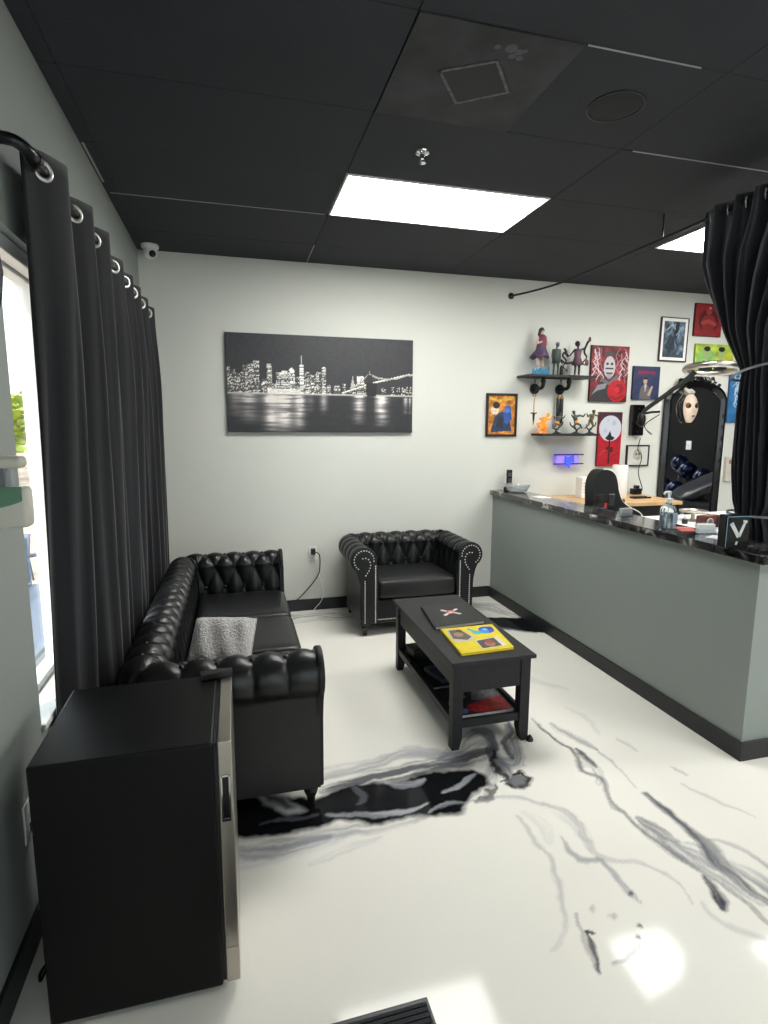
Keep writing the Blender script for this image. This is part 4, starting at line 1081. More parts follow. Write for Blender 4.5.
t = thing('logo_block', 'black acrylic block with a white letter V on the counter by the curtain', 'display block', (2.262, 2.085, ZT), -.08)
obj('block', bx(-.064, .064, -.022, .03, .0, .158, bev=.005, seg=2), MT['black_gl'], t)
wm = mat('logo_white', (196, 198, 200), .5, var=(40, .3))
def stroke_poly(a, c, w):
    a, c = Vector(a), Vector(c); d = (c-a).normalized(); n = Vector((-d.y, d.x))*w
    return [tuple(a+n), tuple(c+n), tuple(c-n), tuple(a-n)]
bm = NB()
for pa in (stroke_poly((-.036, .115), (.004, .055), .009), stroke_poly((.034, .128), (.006, .056), .007), stroke_poly((-.046, .112), (-.028, .122), .005), stroke_poly((.022, .130), (.044, .126), .005), stroke_poly((-.008, .018), (-.002, .034), .005)): prism(bm, pa, -.0238, -.0225, 'y')
obj('letter_v', bm, wm, t)
bm = NB(); box(bm, -.0635, -.061, -.0235, -.0225, .01, .15); box(bm, -.061, .061, -.0235, -.0225, .150, .153); obj('edge_glint', bm, mat('acrylic_edge', (110, 150, 170), .2), t)

# clear card holder with cards and leaflets
def card_holder(loc, rz, lab, col):
    t = thing('card_holder', lab, 'card holder', loc, rz, 'clear card holders on the counter')
    b = NB(); box(b, -.05, .05, -.02, .02, 0, .004); box(b, -.05, .05, .016, .019, 0, .06); box(b, -.05, .05, -.019, -.016, 0, .025); box(b, -.05, -.047, -.019, .019, 0, .03); box(b, .047, .05, -.019, .019, 0, .03)
    obj('holder', b, MT['clear'], t); obj('cards', bx(-.045, .045, -.013, .012, .005, .052), mat('cards', col, .5), t)
card_holder((2.40, 3.02, ZT), .2, 'clear holder of pale cards on the counter left of the pump bottle', (170, 172, 174))
card_holder((2.42, 2.41, ZT), -.2, 'clear holder of white cards on the counter right of the pump bottle', (232, 232, 230))
for (x, y, rz, col, lab) in ((2.40, 2.27, .4, (226, 226, 230), 'white leaflet lying on the counter near the black V block'), (2.42, 2.54, -.3, (206, 90, 84), 'red and white leaflet lying behind the pump bottle'), (2.40, 4.05, .1, (236, 236, 234), 'white paper sheet lying on the counter beyond the glass bowl')):
    t = thing('leaflet', lab, 'leaflet', (x, y, ZT), rz, 'leaflets on the counter'); 
    obj('sheet', bx(-.05, .05, -.07, .07, 0, .003), mat('leaflet', col, .5), t); obj('printed_panel', bx(-.04, .04, .0, .06, .003, .0036), mat('leaflet_panel', tuple(min(255, v*.8+30) for v in col), .5), t)

# ================================================================== BEHIND THE COUNTER
t = thing('desk', 'desk with a light wood top and black frame against the back wall', 'desk', (3.24, 4.32, 0))
obj('desktop', bx(-.50, .51, -.32, .31, .90, .932, bev=.004), MT['wood'], t)
for sx in (-.47, .44):
    for sy in (-.29, .24): obj('leg', bx(sx, sx+.045, sy, sy+.045, 0, .90), MT['iron'], t)
obj('drawer_box', bx(-.42, .43, -.29, .27, .80, .899), MT['black_pl'], t); obj('side_panel', bx(.485, .50, -.30, .29, .30, .899), MT['black_pl'], t); obj('crossbar', bx(-.44, .45, .20, .22, .35, .40), MT['iron'], t)
ZD = .9325
t = thing('paper_roll', 'white paper towel roll standing on the wooden desk', 'paper roll', (3.405, 4.40, ZD))
bm = NB(); lathe(bm, [(.066, 0), (.068, .004), (.068, .286), (.066, .29), (.02, .29), (.02, .27)], 32); obj('roll', bm, MT['paper'], t, True)
bm = NB(); lathe(bm, [(.021, .268), (.0215, .292), (.019, .292), (.0185, .27)], 20); obj('core', bm, mat('cardboard', (170, 140, 104), .8), t)
t = thing('tissue_box', 'white carton with grey printing on the desk behind the office chair', 'box', (3.06, 4.42, ZD))
obj('carton', bx(-.065, .055, -.05, .05, 0, .185, bev=.004), MT['paper'], t)
bm = NB()
for k in range(4): box(bm, -.05, .03-.012*(k % 2), -.0512, -.0502, .05+k*.026, .058+k*.026)
obj('printed_lines', bm, mat('grey_print', (160, 162, 166), .6), t, kind='stuff')
t = thing('charger_block', 'small black charger block with a cable on the desk under the sketch', 'charger', (3.70, 4.53, ZD))
obj('brick_body', bx(-.05, .04, -.03, .03, 0, .055, bev=.005), MT['black_pl'], t); obj('plug_end', bx(-.02, .02, -.02, .02, .055, .085, bev=.004), MT['black_pl'], t)
bm = NB(); tube(bm, smooth_path([(.04, 0, .02), (.09, .03, .05), (.07, .075, .2), (.10, .08, .35), (.05, .08, .42), (.07, .08, .53)], 6), .004, 6); obj('cable', bm, MT['black_pl'], t, True)
t = thing('pen_tray', 'flat black pen tray on the desk beside the paper roll', 'tray', (3.52, 4.25, ZD)); obj('tray_floor', bx(-.09, .09, -.03, .03, 0, .004), MT['black_pl'], t)
for q in (-.03, .026): obj('tray_lip', bx(-.09, .09, q, q+.004, 0, .014), MT['black_pl'], t)

def office_chair():
    t = thing('office_chair', 'black office chair with white piping behind the counter', 'chair', (2.925, 3.70, 0))
    lz = MT['leather_dull']
    out = [(-.30, .50), (-.31, .80), (-.315, .95), (-.325, 1.10), (-.315, 1.175), (-.285, 1.225), (-.245, 1.245), (-.19, 1.24), (-.145, 1.21), (-.12, 1.16), (-.10, 1.08), (-.06, 1.0), (.02, .945), (.10, .905), (.135, .85), (.14, .70), (.10, .50)]
    pts = [(p.x, p.z) for p in smooth_path([(a, 0, c) for a, c in out], 4)]
    obj('backrest', prism(NB(), pts, -.055, .055, 'y', bev=.02), lz, t, True)
    bm = NB(); tube(bm, [(a, -.05, c) for a, c in pts[24:62]], .006, 6); obj('piping', bm, MT['white_pl'], t, True)
    for xx in (-.262, -.165): obj('harness_slot', bx(xx-.028, xx+.03, -.058, -.05, .90, 1.06, bev=.003, seg=1), MT['black_gl'], t)
    obj('lumbar_tag', bx(-.225, -.205, -.060, -.055, .955, .99), mat('red_tag', (190, 60, 56), .5), t)
    bm = NB(); sell(bm, (-.08, .26, .50), .25, .25, .06, .35); obj('seat', bm, lz, t, 'all')
    for sx in (-.36, .2):
        bm = NB(); tube(bm, smooth_path([(sx+.02, .2, .47), (sx, .2, .55), (sx, .2, .66)], 4), .016, 8); obj('arm_post', bm, MT['black_pl'], t); obj('armrest', bx(sx-.035, sx+.035, .06, .32, .66, .69, bev=.01), MT['black_pl'], t)
    bm = NB(); tube(bm, [(-.08, .24, .08), (-.08, .24, .45)], .028, 14); obj('gas_column', bm, MT['iron'], t)
    for k in range(5):
        a = 2*PI*k/5; bm = NB(); tube(bm, [(-.08, .24, .10), (-.08+.28*math.cos(a), .24+.28*math.sin(a), .07)], [.026, .016], 8); l = obj('base_arm', bm, MT['black_pl'], t)
        bm = NB(); lathe(bm, [(.028, -.02), (.03, 0), (.028, .02)], 14, (-.08+.28*math.cos(a), .24+.28*math.sin(a), .03), 'x'); obj('caster', bm, MT['black_pl'], l)
office_chair()

# white work cabinet with small things
t = thing('work_cabinet', 'white low cabinet behind the counter, topped with supplies', 'cabinet', (3.12, 3.08, 0))
obj('cabinet_body', bx(-.34, .36, -.28, .26, .05, .905), MT['white_pl'], t); obj('cabinet_top', bx(-.36, .38, -.30, .28, .905, .93, bev=.004), MT['white_pl'], t); obj('plinth', bx(-.32, .34, -.26, .24, 0, .05), MT['base'], t)
for k in range(3):
    d = obj('drawer', bx(-.33, .35, -.295, -.281, .07+k*.255, .31+k*.255, bev=.003), MT['white_fr'], t); obj('handle', bx(-.08, .08, -.318, -.296, .25+k*.255, .262+k*.255, bev=.003), MT['chrome'], d)
ZW = .931
t = thing('round_tray', 'round grey metal tray on a short stand on the white cabinet', 'tray', (3.02, 3.12, ZW))
bm = NB(); lathe(bm, [(.085, .060), (.09, .070), (.086, .072), (.08, .066)], 30); obj('tray_dish', bm, MT['steel'], t, True); bm = NB(); lathe(bm, [(.05, 0), (.05, .006), (.014, .012), (.014, .064)], 20); obj('stand', bm, MT['steel'], t, True)
t = thing('supply_box', 'small brown carton on the white cabinet', 'box', (2.90, 2.88, ZW), .2); obj('carton', bx(-.06, .06, -.035, .035, 0, .075, bev=.002), mat('brown_card', (96, 58, 50), .6), t); obj('flap', bx(-.061, .061, -.0365, .0, .075, .078), mat('brown_card2', (120, 74, 60), .6), t)
t = thing('sticker_disc', 'round rainbow disc propped in front of the brown carton', 'disc', (2.865, 2.825, ZW+.036), .2)
cd = mat('disc_rainbow', (150, 190, 220), .15, .7, var=(30, .6)); bm = NB(); lathe(bm, [(.035, .0), (.035, -.003), (.008, -.003), (.008, 0)], 28, axis='y'); obj('disc', bm, cd, t, True); bm = NB(); torus(bm, (0, -.002, 0), .03, .004, 26, 6, (0, 1, 0)); obj('rim', bm, mat('disc_rim', (206, 150, 120), .4), t, 'all')
t = thing('supply_box', 'pale blue carton on the white cabinet by the curtain', 'box', (3.0, 2.83, ZW), -.1); obj('carton', bx(-.035, .035, -.03, .03, 0, .07, bev=.002), mat('blue_card', (140, 164, 200), .6), t); obj('lid', bx(-.037, .037, -.032, .032, .07, .085), MT['white_pl'], t)
for i, (x, y, hgt, col, lab) in enumerate(((2.86, 3.02, .05, (40, 40, 44), 'tiny black ink bottle on the white cabinet'), (2.93, 3.25, .06, (200, 60, 60), 'tiny red capped ink bottle on the white cabinet'), (3.2, 2.95, .055, (220, 220, 224), 'tiny white ink bottle on the white cabinet'))):
    t = thing('ink_bottle', lab, 'bottle', (x, y, ZW), 0, 'ink bottles'); bm = NB(); lathe(bm, [(.016, 0), (.018, .003), (.018, hgt*.6), (.008, hgt*.75)], 14); obj('bottle_body', bm, mat('ink', col, .3), t, True); bm = NB(); lathe(bm, [(.009, hgt*.72), (.008, hgt), (.003, hgt*1.1)], 12); obj('cap', bm, MT['white_pl'], t, True)
t = thing('paper_stack', 'white paper stack on the white cabinet', 'paper', (3.30, 3.10, ZW), .1)
for k in range(3): obj('sheet_bundle', bx(-.1+.006*k, .1+.004*k, -.13, .13-.01*k, .013*k, .012+.013*k), MT['paper'], t)

# treatment chair facing the mirror (seen in it)
t = thing('tattoo_chair', 'dark grey padded reclining chair reflected in the arched mirror', 'chair', (5.0, 3.88, 0), .5)
lg = mat('grey_leather', (44, 45, 50), .28, bump=(120, .1))
bm = NB(); sell(bm, (0, 0, .70), .30, .34, .08, .35); obj('seat', bm, lg, t, 'all')
bm = NB(); sell(bm, (.20, .0, .90), .30, .30, .07, .35, rot=Matrix.Rotation(-.5, 3, 'Y')); obj('backrest', bm, lg, t, 'all')
bm = NB(); sell(bm, (-.38, 0, .66), .18, .28, .06, .35); obj('leg_rest', bm, lg, t, 'all')
bm = NB(); lathe(bm, [(.25, 0), (.25, .03), (.06, .06), (.05, .62)], 24); obj('pedestal', bm, MT['chrome'], t, True)
# dark blue balloons in the far corner, seen in the mirror
rb = random.Random(5); bmx = None
for k, (x, y, z, r) in enumerate(((5.50, 3.00, .80, .115), (5.62, 3.27, 1.02, .115), (5.45, 3.27, .78, .115), (5.62, 3.52, .95, .115), (5.72, 3.02, 1.10, .115), (5.48, 3.54, .72, .115), (5.74, 3.28, .74, .115))):
    t = thing('balloon', 'shiny dark blue balloon in the cluster reflected in the mirror', 'balloon', (x, y, z-r*1.15), 0, 'balloon cluster')
    bm = NB(); lathe(bm, [(.006, .0), (.012, .006), (r*.5, r*.3), (r*.9, r*.75), (r, r*1.2), (r*.9, r*1.65), (r*.5, r*2.05), (.002, r*2.2)], 20); obj('skin', bm, mat('balloon_blue', (10, 20, 48), .12, .3), t, 'all'); bm = NB(); lathe(bm, [(.012, -.012), (.006, 0), (.008, .004)], 10); obj('knot', bm, MT['black_gl'], t)
    bm = NB(); tube(bm, [(0, 0, 0), (0, 0, -(z-r*1.15)+.002)], .0015, 4); obj('string', bm, MT['white_pl'], t)
t = thing('switch_plate', 'white switch plate on the black wall reflected in the mirror', 'switch', (XR, 2.86, 1.33)); obj('plate', bx(-.007, 0, -.045, .045, -.06, .06, bev=.002), MT['white_pl'], t); obj('toggle', bx(-.014, -.007, -.006, .006, -.012, .012), MT['paper'], t)

# arched mirror
def mirror():
    t = thing('arched_mirror', 'tall arched mirror in a black ornate frame standing against the back wall', 'mirror', (4.385, YB-.012, 0))
    def arch(w, zb, zs, ah, n=28):
        p = [(-w, zb), (w, zb)]
        for k in range(n+1): a = PI*k/n; p.append((w*math.cos(a)*1.0, zs+ah*math.sin(a)**.85))
        return p
    ow, iw = .362, .290; O = arch(ow, .0, 1.80, .215); I = arch(iw, .07, 1.79, .16)
    bm = NB()
    f = [[bm.verts.new((p[0], d, p[1])) for p in Q] for Q, d in ((O, -.03), (O, 0), (I, 0), (I, -.026))]
    n = len(O)
    mid = [bm.verts.new(((O[i][0]+I[i][0])/2, -.045, (O[i][1]+I[i][1])/2)) for i in range(n)]
    loops = [f[1], f[0], mid, f[3], f[2]]
    for a, c in zip(loops, loops[1:]+loops[:1]):
        for i in range(n): bm.faces.new((a[i], a[(i+1) % n], c[(i+1) % n], c[i]))
    obj('frame', bm, MT['black_gl'], t, True)
    obj('glass', prism(NB(), arch(iw+.01, .065, 1.79, .165), -.016, -.012, 'y'), MT['mirror'], t)
    bm = NB(); ro = random.Random(2)
    for k in range(26):
        a = PI*(.5+.24*ro.uniform(-1, 1)); q = ro.uniform(-.01, .05)
        ball(bm, ((ow+q*.3)*math.cos(a), -.035+ro.uniform(-.012, .012), 1.80+.215*math.sin(a)+q), ro.uniform(.010, .022), (1.3, .7, 1), 1)
    for s in (-1, 1):
        for k in range(3): torus(bm, (s*(.05+.055*k), -.035, 2.035-.012*k), .022, .006, 16, 6, (0, 1, 0))
    ball(bm, (0, -.035, 2.06), .035, (.8, .6, 1.2), 2); obj('crest', bm, MT['black_gl'], t, 'all')
    for s in (-1, 1):
        bm = NB()
        for k in range(14): ball(bm, (s*(.326-.0006*k), -.045, .25+k*.11), .010, (.8, .6, 2.4), 1)
        obj('beading', bm, MT['black_gl'], t, 'all', kind='stuff')
mirror()
# mask hanging on the mirror
def mask():
    t = thing('wall_mask', 'pale half-face mask with a golden eye hanging on the arched mirror', 'mask', (4.285, YB-.042, 1.745), -.02)
    bm = NB(); n = 28
    def fn(i, j):
        u = 2*i/(n-1)-1; v = 2*j/(n-1)-1
        w = .088*math.sqrt(max(0, 1-v*v*.92))*(1-.18*max(0, -v))
        x = u*w; z = v*.135
        d = .07*math.sqrt(max(0, 1-(u*u*.8)))*(1-.35*v*v)
        d += .026*math.exp(-((u/.16)**2))*math.exp(-(((v+.12)/.2)**2)) + .010*math.exp(-((u/.3)**2))*math.exp(-(((v+.52)/.09)**2))
        for s in (-1, 1): d -= .016*math.exp(-(((u-s*.42)/.2)**2)-(((v-.18)/.15)**2))
        return Vector((x, -d, z))
    grid(bm, fn, n, n); o = obj('face', bm, mat('mask_bone', (216, 196, 176), .4, var=(12, .15)), t, 'all')
    md = o.modifiers.new('thickness', 'SOLIDIFY'); md.thickness = .004
    for s in (-1, 1):
        bm = NB(); ball(bm, (s*.038, -.050, .026), .034, (1, .40, 1.05), 2); e = obj('eye_patch', bm, mat('mask_gold', (112, 66, 22), .35, .4), t, 'all')
        bm = NB(); ball(bm, (s*.038, -.062, .024), .015, (1, .4, 1), 2); obj('pupil', bm, MT['black_gl'], e, 'all')
    bm = NB(); ball(bm, (0, -.074, -.072), .020, (1, .35, .42), 2); obj('lips', bm, mat('mask_lips', (60, 36, 40), .4), t, 'all')
    bm = NB(); ball(bm, (-.012, .002, .0), .10, (.95, .10, 1.42), 2); obj('reflection_backing', bm, MT['black_pl'], t, 'all')  # added dark backing that hides the mask's reflection in the mirror
    bm = NB(); rr = random.Random(9)
    for k in range(12): ball(bm, (rr.uniform(-.06, .03), rr.uniform(-.03, .0), .155+rr.uniform(-.02, .035)), rr.uniform(.014, .026), (1.2, .5, 1), 1)
    obj('paper_flower', bm, mat('flower_pale', (186, 182, 168), .8), t, 'all')
mask()

# wall bracket with swing arm and ring lamp
t = thing('ring_lamp', 'silver ring lamp on a black swing arm mounted to the back wall', 'lamp', (3.72, YB, 1.63))
obj('wall_plate', bx(-.068, .068, -.05, -.001, -.145, .145, bev=.008), MT['black_gl'], t)
for q in (-.11, .11): obj('bolt', lathe(NB(), [(.008, -.053), (.008, -.05)], 10, (0, 0, q), 'y'), MT['rod'], t)
bm = NB(); tube(bm, [(.03, -.05, .06), (.10, -.10, .075), (.16, -.14, .08)], .011, 8); obj('upper_link', bm, MT['iron'], t)
bm = NB(); tube(bm, [(-.217, -.345, .03), (-.19, -.36, .085), (.07, -.585, .365)], .019, 8); obj('swing_arm', bm, MT['iron'], t, True)
bm = NB(); tube(bm, [(0, -.04, -.03), (-.20, -.345, -.02)], .016, 8); ball(bm, (-.205, -.345, .0), .036, (1, 1, 1.9), 2); obj('joint', bm, MT['iron'], t, True)
bm = NB(); tube(bm, smooth_path([(-.19, -.34, -.03), (-.10, -.30, -.10), (.02, -.22, -.13), (-.05, -.2, -.05), (.02, -.3, .05)], 6), .004, 6); obj('cable', bm, MT['black_pl'], t, True)
bm = NB(); torus(bm, (.255, -.60, .432), .20, .026, 56, 12, (.08, .08, 1), .9); obj('ring', bm, MT['steel'], t, 'all')
bm = NB(); torus(bm, (.255, -.60, .410), .20, .014, 56, 8, (.08, .08, 1), .5); obj('ring_diffuser', bm, MT['white_pl'], t, 'all')
bm = NB(); tube(bm, [(.055, -.575, .355), (.085, -.60, .40)], .022, 8); obj('tilt_knob', bm, MT['iron'], t)

# control box on wall
t = thing('wall_control', 'beige control box with a small red display beside the curtain', 'control box', (4.873, YB, 1.148))
obj('case', bx(-.055, .055, -.04, -.001, -.123, .123, bev=.005), mat('beige_case', (196, 192, 180), .5), t); obj('display', bx(-.03, .035, -.0415, -.04, .055, .095), mat('display_red', (150, 92, 80), .4), t)

# ---- shelves with pipe brackets
def shelf(loc, w, d, label, flanges):
    t = thing('wall_shelf', label, 'shelf', loc, 0, 'wall shelves')
    obj('board', bx(-w/2, w/2, -d, 0, -.010, .010, bev=.002), MT['shelf'], t)
    for fx in flanges:
        bm = NB(); lathe(bm, [(.046, -.001), (.046, -.010), (.024, -.014), (.022, -.03)], 22, (fx, 0, -.10), 'y'); p = obj('pipe_flange', bm, MT['iron'], t, True)
        bm = NB(); tube(bm, smooth_path([(fx, -.02, -.10), (fx, -.10, -.10), (fx, -.135, -.092), (fx, -.15, -.065), (fx, -.15, -.0105)], 6), .0165, 12); obj('pipe_bracket', bm, MT['iron'], t, True)
        bm = NB(); lathe(bm, [(.022, -.03), (.022, -.055)], 14, (fx, -.15, 0)); obj('collar', bm, MT['iron'], t)
    return t
YS = YB-.001
shelf((2.79, YS, 2.0), .67, .215, 'upper black wall shelf on pipe brackets, carrying three figurines', (-.155, .10))
shelf((2.905, YS, 1.494), .57, .215, 'lower black wall shelf carrying an orange figurine and dark ones', ())
ZS1, ZS2 = 2.0105, 1.5045

def limbs(bm, segs):
    for a, c, r0, r1 in segs: tube(bm, [a, tuple((Vector(a)+Vector(c))/2), c], [r0, (r0+r1)/2*1.08, r1], 8); ball(bm, c, r1, sub=1)
def body(t, m, J, k=1.0, name='body', vox=.0045):
    """continuous small figure from joint positions"""
    bm = NB(); g = lambda n: tuple(v*k for v in J[n])
    segs = [(g('hip'), g('chest'), .020*k, .028*k), (g('chest'), g('neck'), .024*k, .010*k), (g('shl'), g('ell'), .011*k, .009*k), (g('ell'), g('hal'), .009*k, .007*k), (g('shr'), g('elr'), .011*k, .009*k), (g('elr'), g('har'), .009*k, .007*k),
            (g('chest'), g('shl'), .016*k, .012*k), (g('chest'), g('shr'), .016*k, .012*k), (g('hipl'), g('knl'), .016*k, .012*k), (g('knl'), g('ftl'), .011*k, .008*k), (g('hipr'), g('knr'), .016*k, .012*k), (g('knr'), g('ftr'), .011*k, .008*k), (g('hip'), g('hipl'), .018*k, .016*k), (g('hip'), g('hipr'), .018*k, .016*k)]
    limbs(bm, segs)
    for q in ('ftl', 'ftr'): p = J[q]; ball(bm, (p[0]*k, p[1]*k-.008*k, p[2]*k+.004*k), .011*k, (.8, 1.6, .7), 1)
    hd = g('head'); ball(bm, hd, .022*k, (.85, .95, 1.1), 2); tube(bm, [g('neck'), hd], .009*k, 8)
    ball(bm, (hd[0], hd[1]-.021*k, hd[2]-.003*k), .005*k, sub=1)
    o = obj(name, bm, m, t, 'all'); md = o.modifiers.new('join', 'REMESH'); md.mode = 'VOXEL'; md.voxel_size = vox; md.use_smooth_shade = True
    return o
def pose(**kw):
    J = dict(hip=(0, 0, .16), chest=(0, 0, .235), neck=(0, 0, .265), head=(0, -.004, .300), shl=(-.036, 0, .25), shr=(.036, 0, .25), ell=(-.05, 0, .195), elr=(.05, 0, .195), hal=(-.05, -.02, .15), har=(.05, -.02, .15), hipl=(-.018, 0, .15), hipr=(.018, 0, .15), knl=(-.022, -.006, .08), knr=(.022, -.006, .08), ftl=(-.024, 0, .005), ftr=(.024, 0, .005))
    J.update(kw); return J
# upper shelf
t = thing('figurine', 'cloaked dark red figurine on a splashing blue crystal base on the upper shelf', 'figurine', (2.622, 4.535, ZS1), .15)
rm = mat('figure_red', (116, 46, 62), .45); pm = mat('figure_purple', (76, 56, 84), .5); sk = mat('figure_skin', (206, 170, 150), .5); dk = mat('figure_dark', (42, 38, 42), .5)
J = pose(ell=(-.055, -.01, .20), hal=(-.015, -.035, .215), elr=(.055, -.01, .20), har=(.02, -.035, .205), ftl=(-.03, .0, .012)); J = {a: (p[0], p[1], p[2]+.062) for a, p in J.items()}
body(t, sk, J, 1.02)
bm = NB(); lathe(bm, [(.012, .345), (.034, .330), (.042, .30), (.038, .26), (.046, .22), (.062, .185), (.085, .15), (.080, .147), (.040, .20), (.02, .25)], 22); 
for v in bm.verts: v.co.x += -.25*max(0, .21-v.co.z); v.co.z += .012*math.sin(6*math.atan2(v.co.y, v.co.x))*(v.co.z < .2)
obj('cloak', bm, pm, t, 'all')
bm = NB(); lathe(bm, [(.016, .345), (.036, .325), (.039, .28), (.034, .24), (.040, .20), (.03, .19)], 18, (.004, -.008, 0)); obj('robe', bm, rm, t, 'all')
bm = NB(); ball(bm, (0, .004, .378), .027, (1, 1, 1.15), 2); ball(bm, (.0, .018, .35), .024, (1, .8, 1.6), 2); obj('hair', bm, dk, t, 'all')
bc = mat('crystal_blue', (96, 176, 214), .1, trans=.5, ior=1.3); bm = NB(); rr = random.Random(3)
lathe(bm, [(.085, 0), (.088, .008), (.07, .02), (.03, .05), (.005, .062)], 18)
for k in range(26):
    a = rr.uniform(0, 2*PI); r = rr.uniform(.03, .078); h = rr.uniform(.03, .075); tube(bm, [(r*math.cos(a), r*math.sin(a), .004), (r*1.12*math.cos(a), r*1.1*math.sin(a), h)], [.012, .002], 5)
obj('crystal_base', bm, bc, t)
t = thing('figurine', 'slim grey green standing figurine in the middle of the upper shelf', 'figurine', (2.772, 4.53, ZS1), -.2)
gg = mat('figure_green', (62, 72, 66), .5)
body(t, gg, pose(ell=(-.042, .004, .19), hal=(-.034, -.012, .14), elr=(.042, .004, .19), har=(.036, -.012, .14), head=(.008, -.004, .30)), .88)
bm = NB(); lathe(bm, [(.012, .232), (.036, .222), (.034, .17), (.036, .11), (.030, .108)], 16); obj('coat', bm, gg, t, 'all'); bm = NB(); ball(bm, (.007, 0, .275), .019, (1, 1, .8), 2); obj('hair', bm, mat('figure_grey_hair', (126, 128, 122), .6), t, 'all')
bm = NB(); lathe(bm, [(.045, 0), (.045, .005), (.04, .007)], 18); obj('base', bm, dk, t)
t = thing('figurine', 'dancing dark figurine with raised arm and swirling branches on the upper shelf', 'figurine', (2.985, 4.53, ZS1), .1)
body(t, dk, pose(elr=(.075, -.005, .27), har=(.105, -.01, .325), ell=(-.075, -.01, .215), hal=(-.11, -.02, .185), knl=(-.02, 0, .085), head=(-.004, -.004, .300)), .92)
bm = NB(); lathe(bm, [(.014, .24), (.034, .225), (.028, .17), (.05, .10), (.046, .098)], 16); obj('dress', bm, mat('figure_plum', (92, 62, 76), .5), t, 'all')
bm = NB(); ball(bm, (-.004, .004, .283), .023, (1, 1, 1.1), 2); obj('hair', bm, MT['black_pl'], t, 'all')
for pts in (((-.10, 0, .17), (-.14, 0, .20), (-.16, .0, .17), (-.12, 0, .13), (-.15, 0, .08), (-.10, 0, .04)), ((-.05, 0, .12), (-.12, .01, .11), (-.17, .01, .14), (-.15, .01, .10)), ((.10, -.01, .31), (.07, 0, .22), (.10, 0, .17), (.06, 0, .12), (.09, 0, .10)), ((-.12, 0, .20), (-.145, 0, .235), (-.12, 0, .215))):
    bm = NB(); P = smooth_path(pts, 5); tube(bm, P, [.011-.007*k/(len(P)-1) for k in range(len(P))], 7); obj('branch', bm, MT['black_pl'], t, 'all')
bm = NB(); ball(bm, (.105, 0, .125), .022, (.9, .5, 1.3), 2); ball(bm, (.115, -.01, .325), .018, (.8, .6, 1.3), 2); obj('fan', bm, mat('figure_plum2', (104, 60, 72), .5), t, 'all')
obj('base', bx(-.112, .09, -.045, .045, 0, .008, bev=.003), mat('figure_base', (96, 78, 74), .5), t)
t = thing('small_post', 'short black post ornament between the figurines on the upper shelf', 'ornament', (2.841, 4.55, ZS1)); bm = NB(); lathe(bm, [(.016, 0), (.016, .07), (.012, .085), (.006, .095)], 14); obj('post', bm, MT['black_pl'], t, True); bm = NB(); lathe(bm, [(.022, 0), (.022, .006)], 14); obj('base', bm, MT['black_pl'], t)
# lower shelf
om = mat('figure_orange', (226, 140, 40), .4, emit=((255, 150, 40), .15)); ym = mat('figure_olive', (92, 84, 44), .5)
t = thing('figurine', 'bright orange crouching figurine on the lower shelf', 'figurine', (2.66, 4.52, ZS2), .3)
body(t, om, pose(hip=(0, 0, .10), chest=(.03, -.01, .16), neck=(.045, -.012, .18), head=(.065, -.016, .205), shl=(.0, 0, .175), shr=(.06, -.01, .165), ell=(-.035, -.01, .15), hal=(-.07, -.02, .17), elr=(.09, -.02, .15), har=(.12, -.03, .19), hipl=(-.015, 0, .095), hipr=(.015, 0, .095), knl=(-.04, -.02, .055), ftl=(-.07, 0, .005), knr=(.035, -.03, .06), ftr=(.02, 0, .005)), .8)
bm = NB(); rr = random.Random(8)
for k in range(9): a = rr.uniform(0, 2*PI); tube(bm, [(.03*math.cos(a), .02*math.sin(a), .02+rr.uniform(0, .08)), (.075*math.cos(a), .03*math.sin(a), .05+rr.uniform(0, .1))], [.012, .001], 5)
obj('flames', bm, om, t, 'all'); bm = NB(); lathe(bm, [(.05, 0), (.05, .004), (.03, .008)], 16); obj('base', bm, om, t)
def fighter(x, label, flip, yellow, s=1.0):
    t = thing('figurine', label, 'figurine', (x, 4.52, ZS2), .1*flip, 'fighter figurines on the lower shelf')
    f = flip
    body(t, gg if not yellow else ym, pose(hip=(0, 0, .14), chest=(.02*f, 0, .20), neck=(.028*f, 0, .225), head=(.036*f, -.004, .25), shl=(-.014, 0, .215), shr=(.05, 0, .215), ell=(-.05, -.01, .19), hal=(-.075, -.02, .225), elr=(.085, -.01, .20), har=(.10, -.02, .235), hipl=(-.016, 0, .135), hipr=(.016, 0, .135), knl=(-.045*f, -.02, .10), ftl=(-.075*f, 0, .062), knr=(.03*f, -.01, .09), ftr=(.01, 0, .045)), .72*s)
    bm = NB(); P = smooth_path([(0, 0, .0), (-.01*f, 0, .025), (.012*f, 0, .05), (.05*f, 0, .075), (.06*f, 0, .105)], 5); tube(bm, P, [.012-.008*k/(len(P)-1) for k in range(len(P))], 7); P = smooth_path([(0, 0, .03), (-.035*f, 0, .05), (-.05*f, .0, .085)], 5); tube(bm, P, [.009-.006*k/(len(P)-1) for k in range(len(P))], 6); obj('branch', bm, MT['black_pl'], t, 'all')
    bm = NB(); ball(bm, (.036*f*.72*s, 0, .258*.72*s), .018*.72*s*1.15, (1, 1, .7), 2); obj('hood', bm, dk if not yellow else ym, t, 'all'); bm = NB(); lathe(bm, [(.024*.72*s, .125*.72*s), (.026*.72*s, .14*.72*s), (.024*.72*s, .155*.72*s)], 12); obj('belt', bm, om if not yellow else dk, t, 'all')
    bm = NB(); lathe(bm, [(.04, 0), (.04, .004), (.02, .012), (.008, .02)], 14); obj('base', bm, MT['black_pl'], t)
fighter(2.81, 'dark green fighter figurine next to the orange one on the lower shelf', 1, False, .95)
fighter(3.00, 'olive fighter figurine leaping off a branch, middle of the dark figurines', -1, False, 1.05)
fighter(3.15, 'yellowish fighter figurine on a branch at the right end of the lower shelf', 1, True, 1.1)
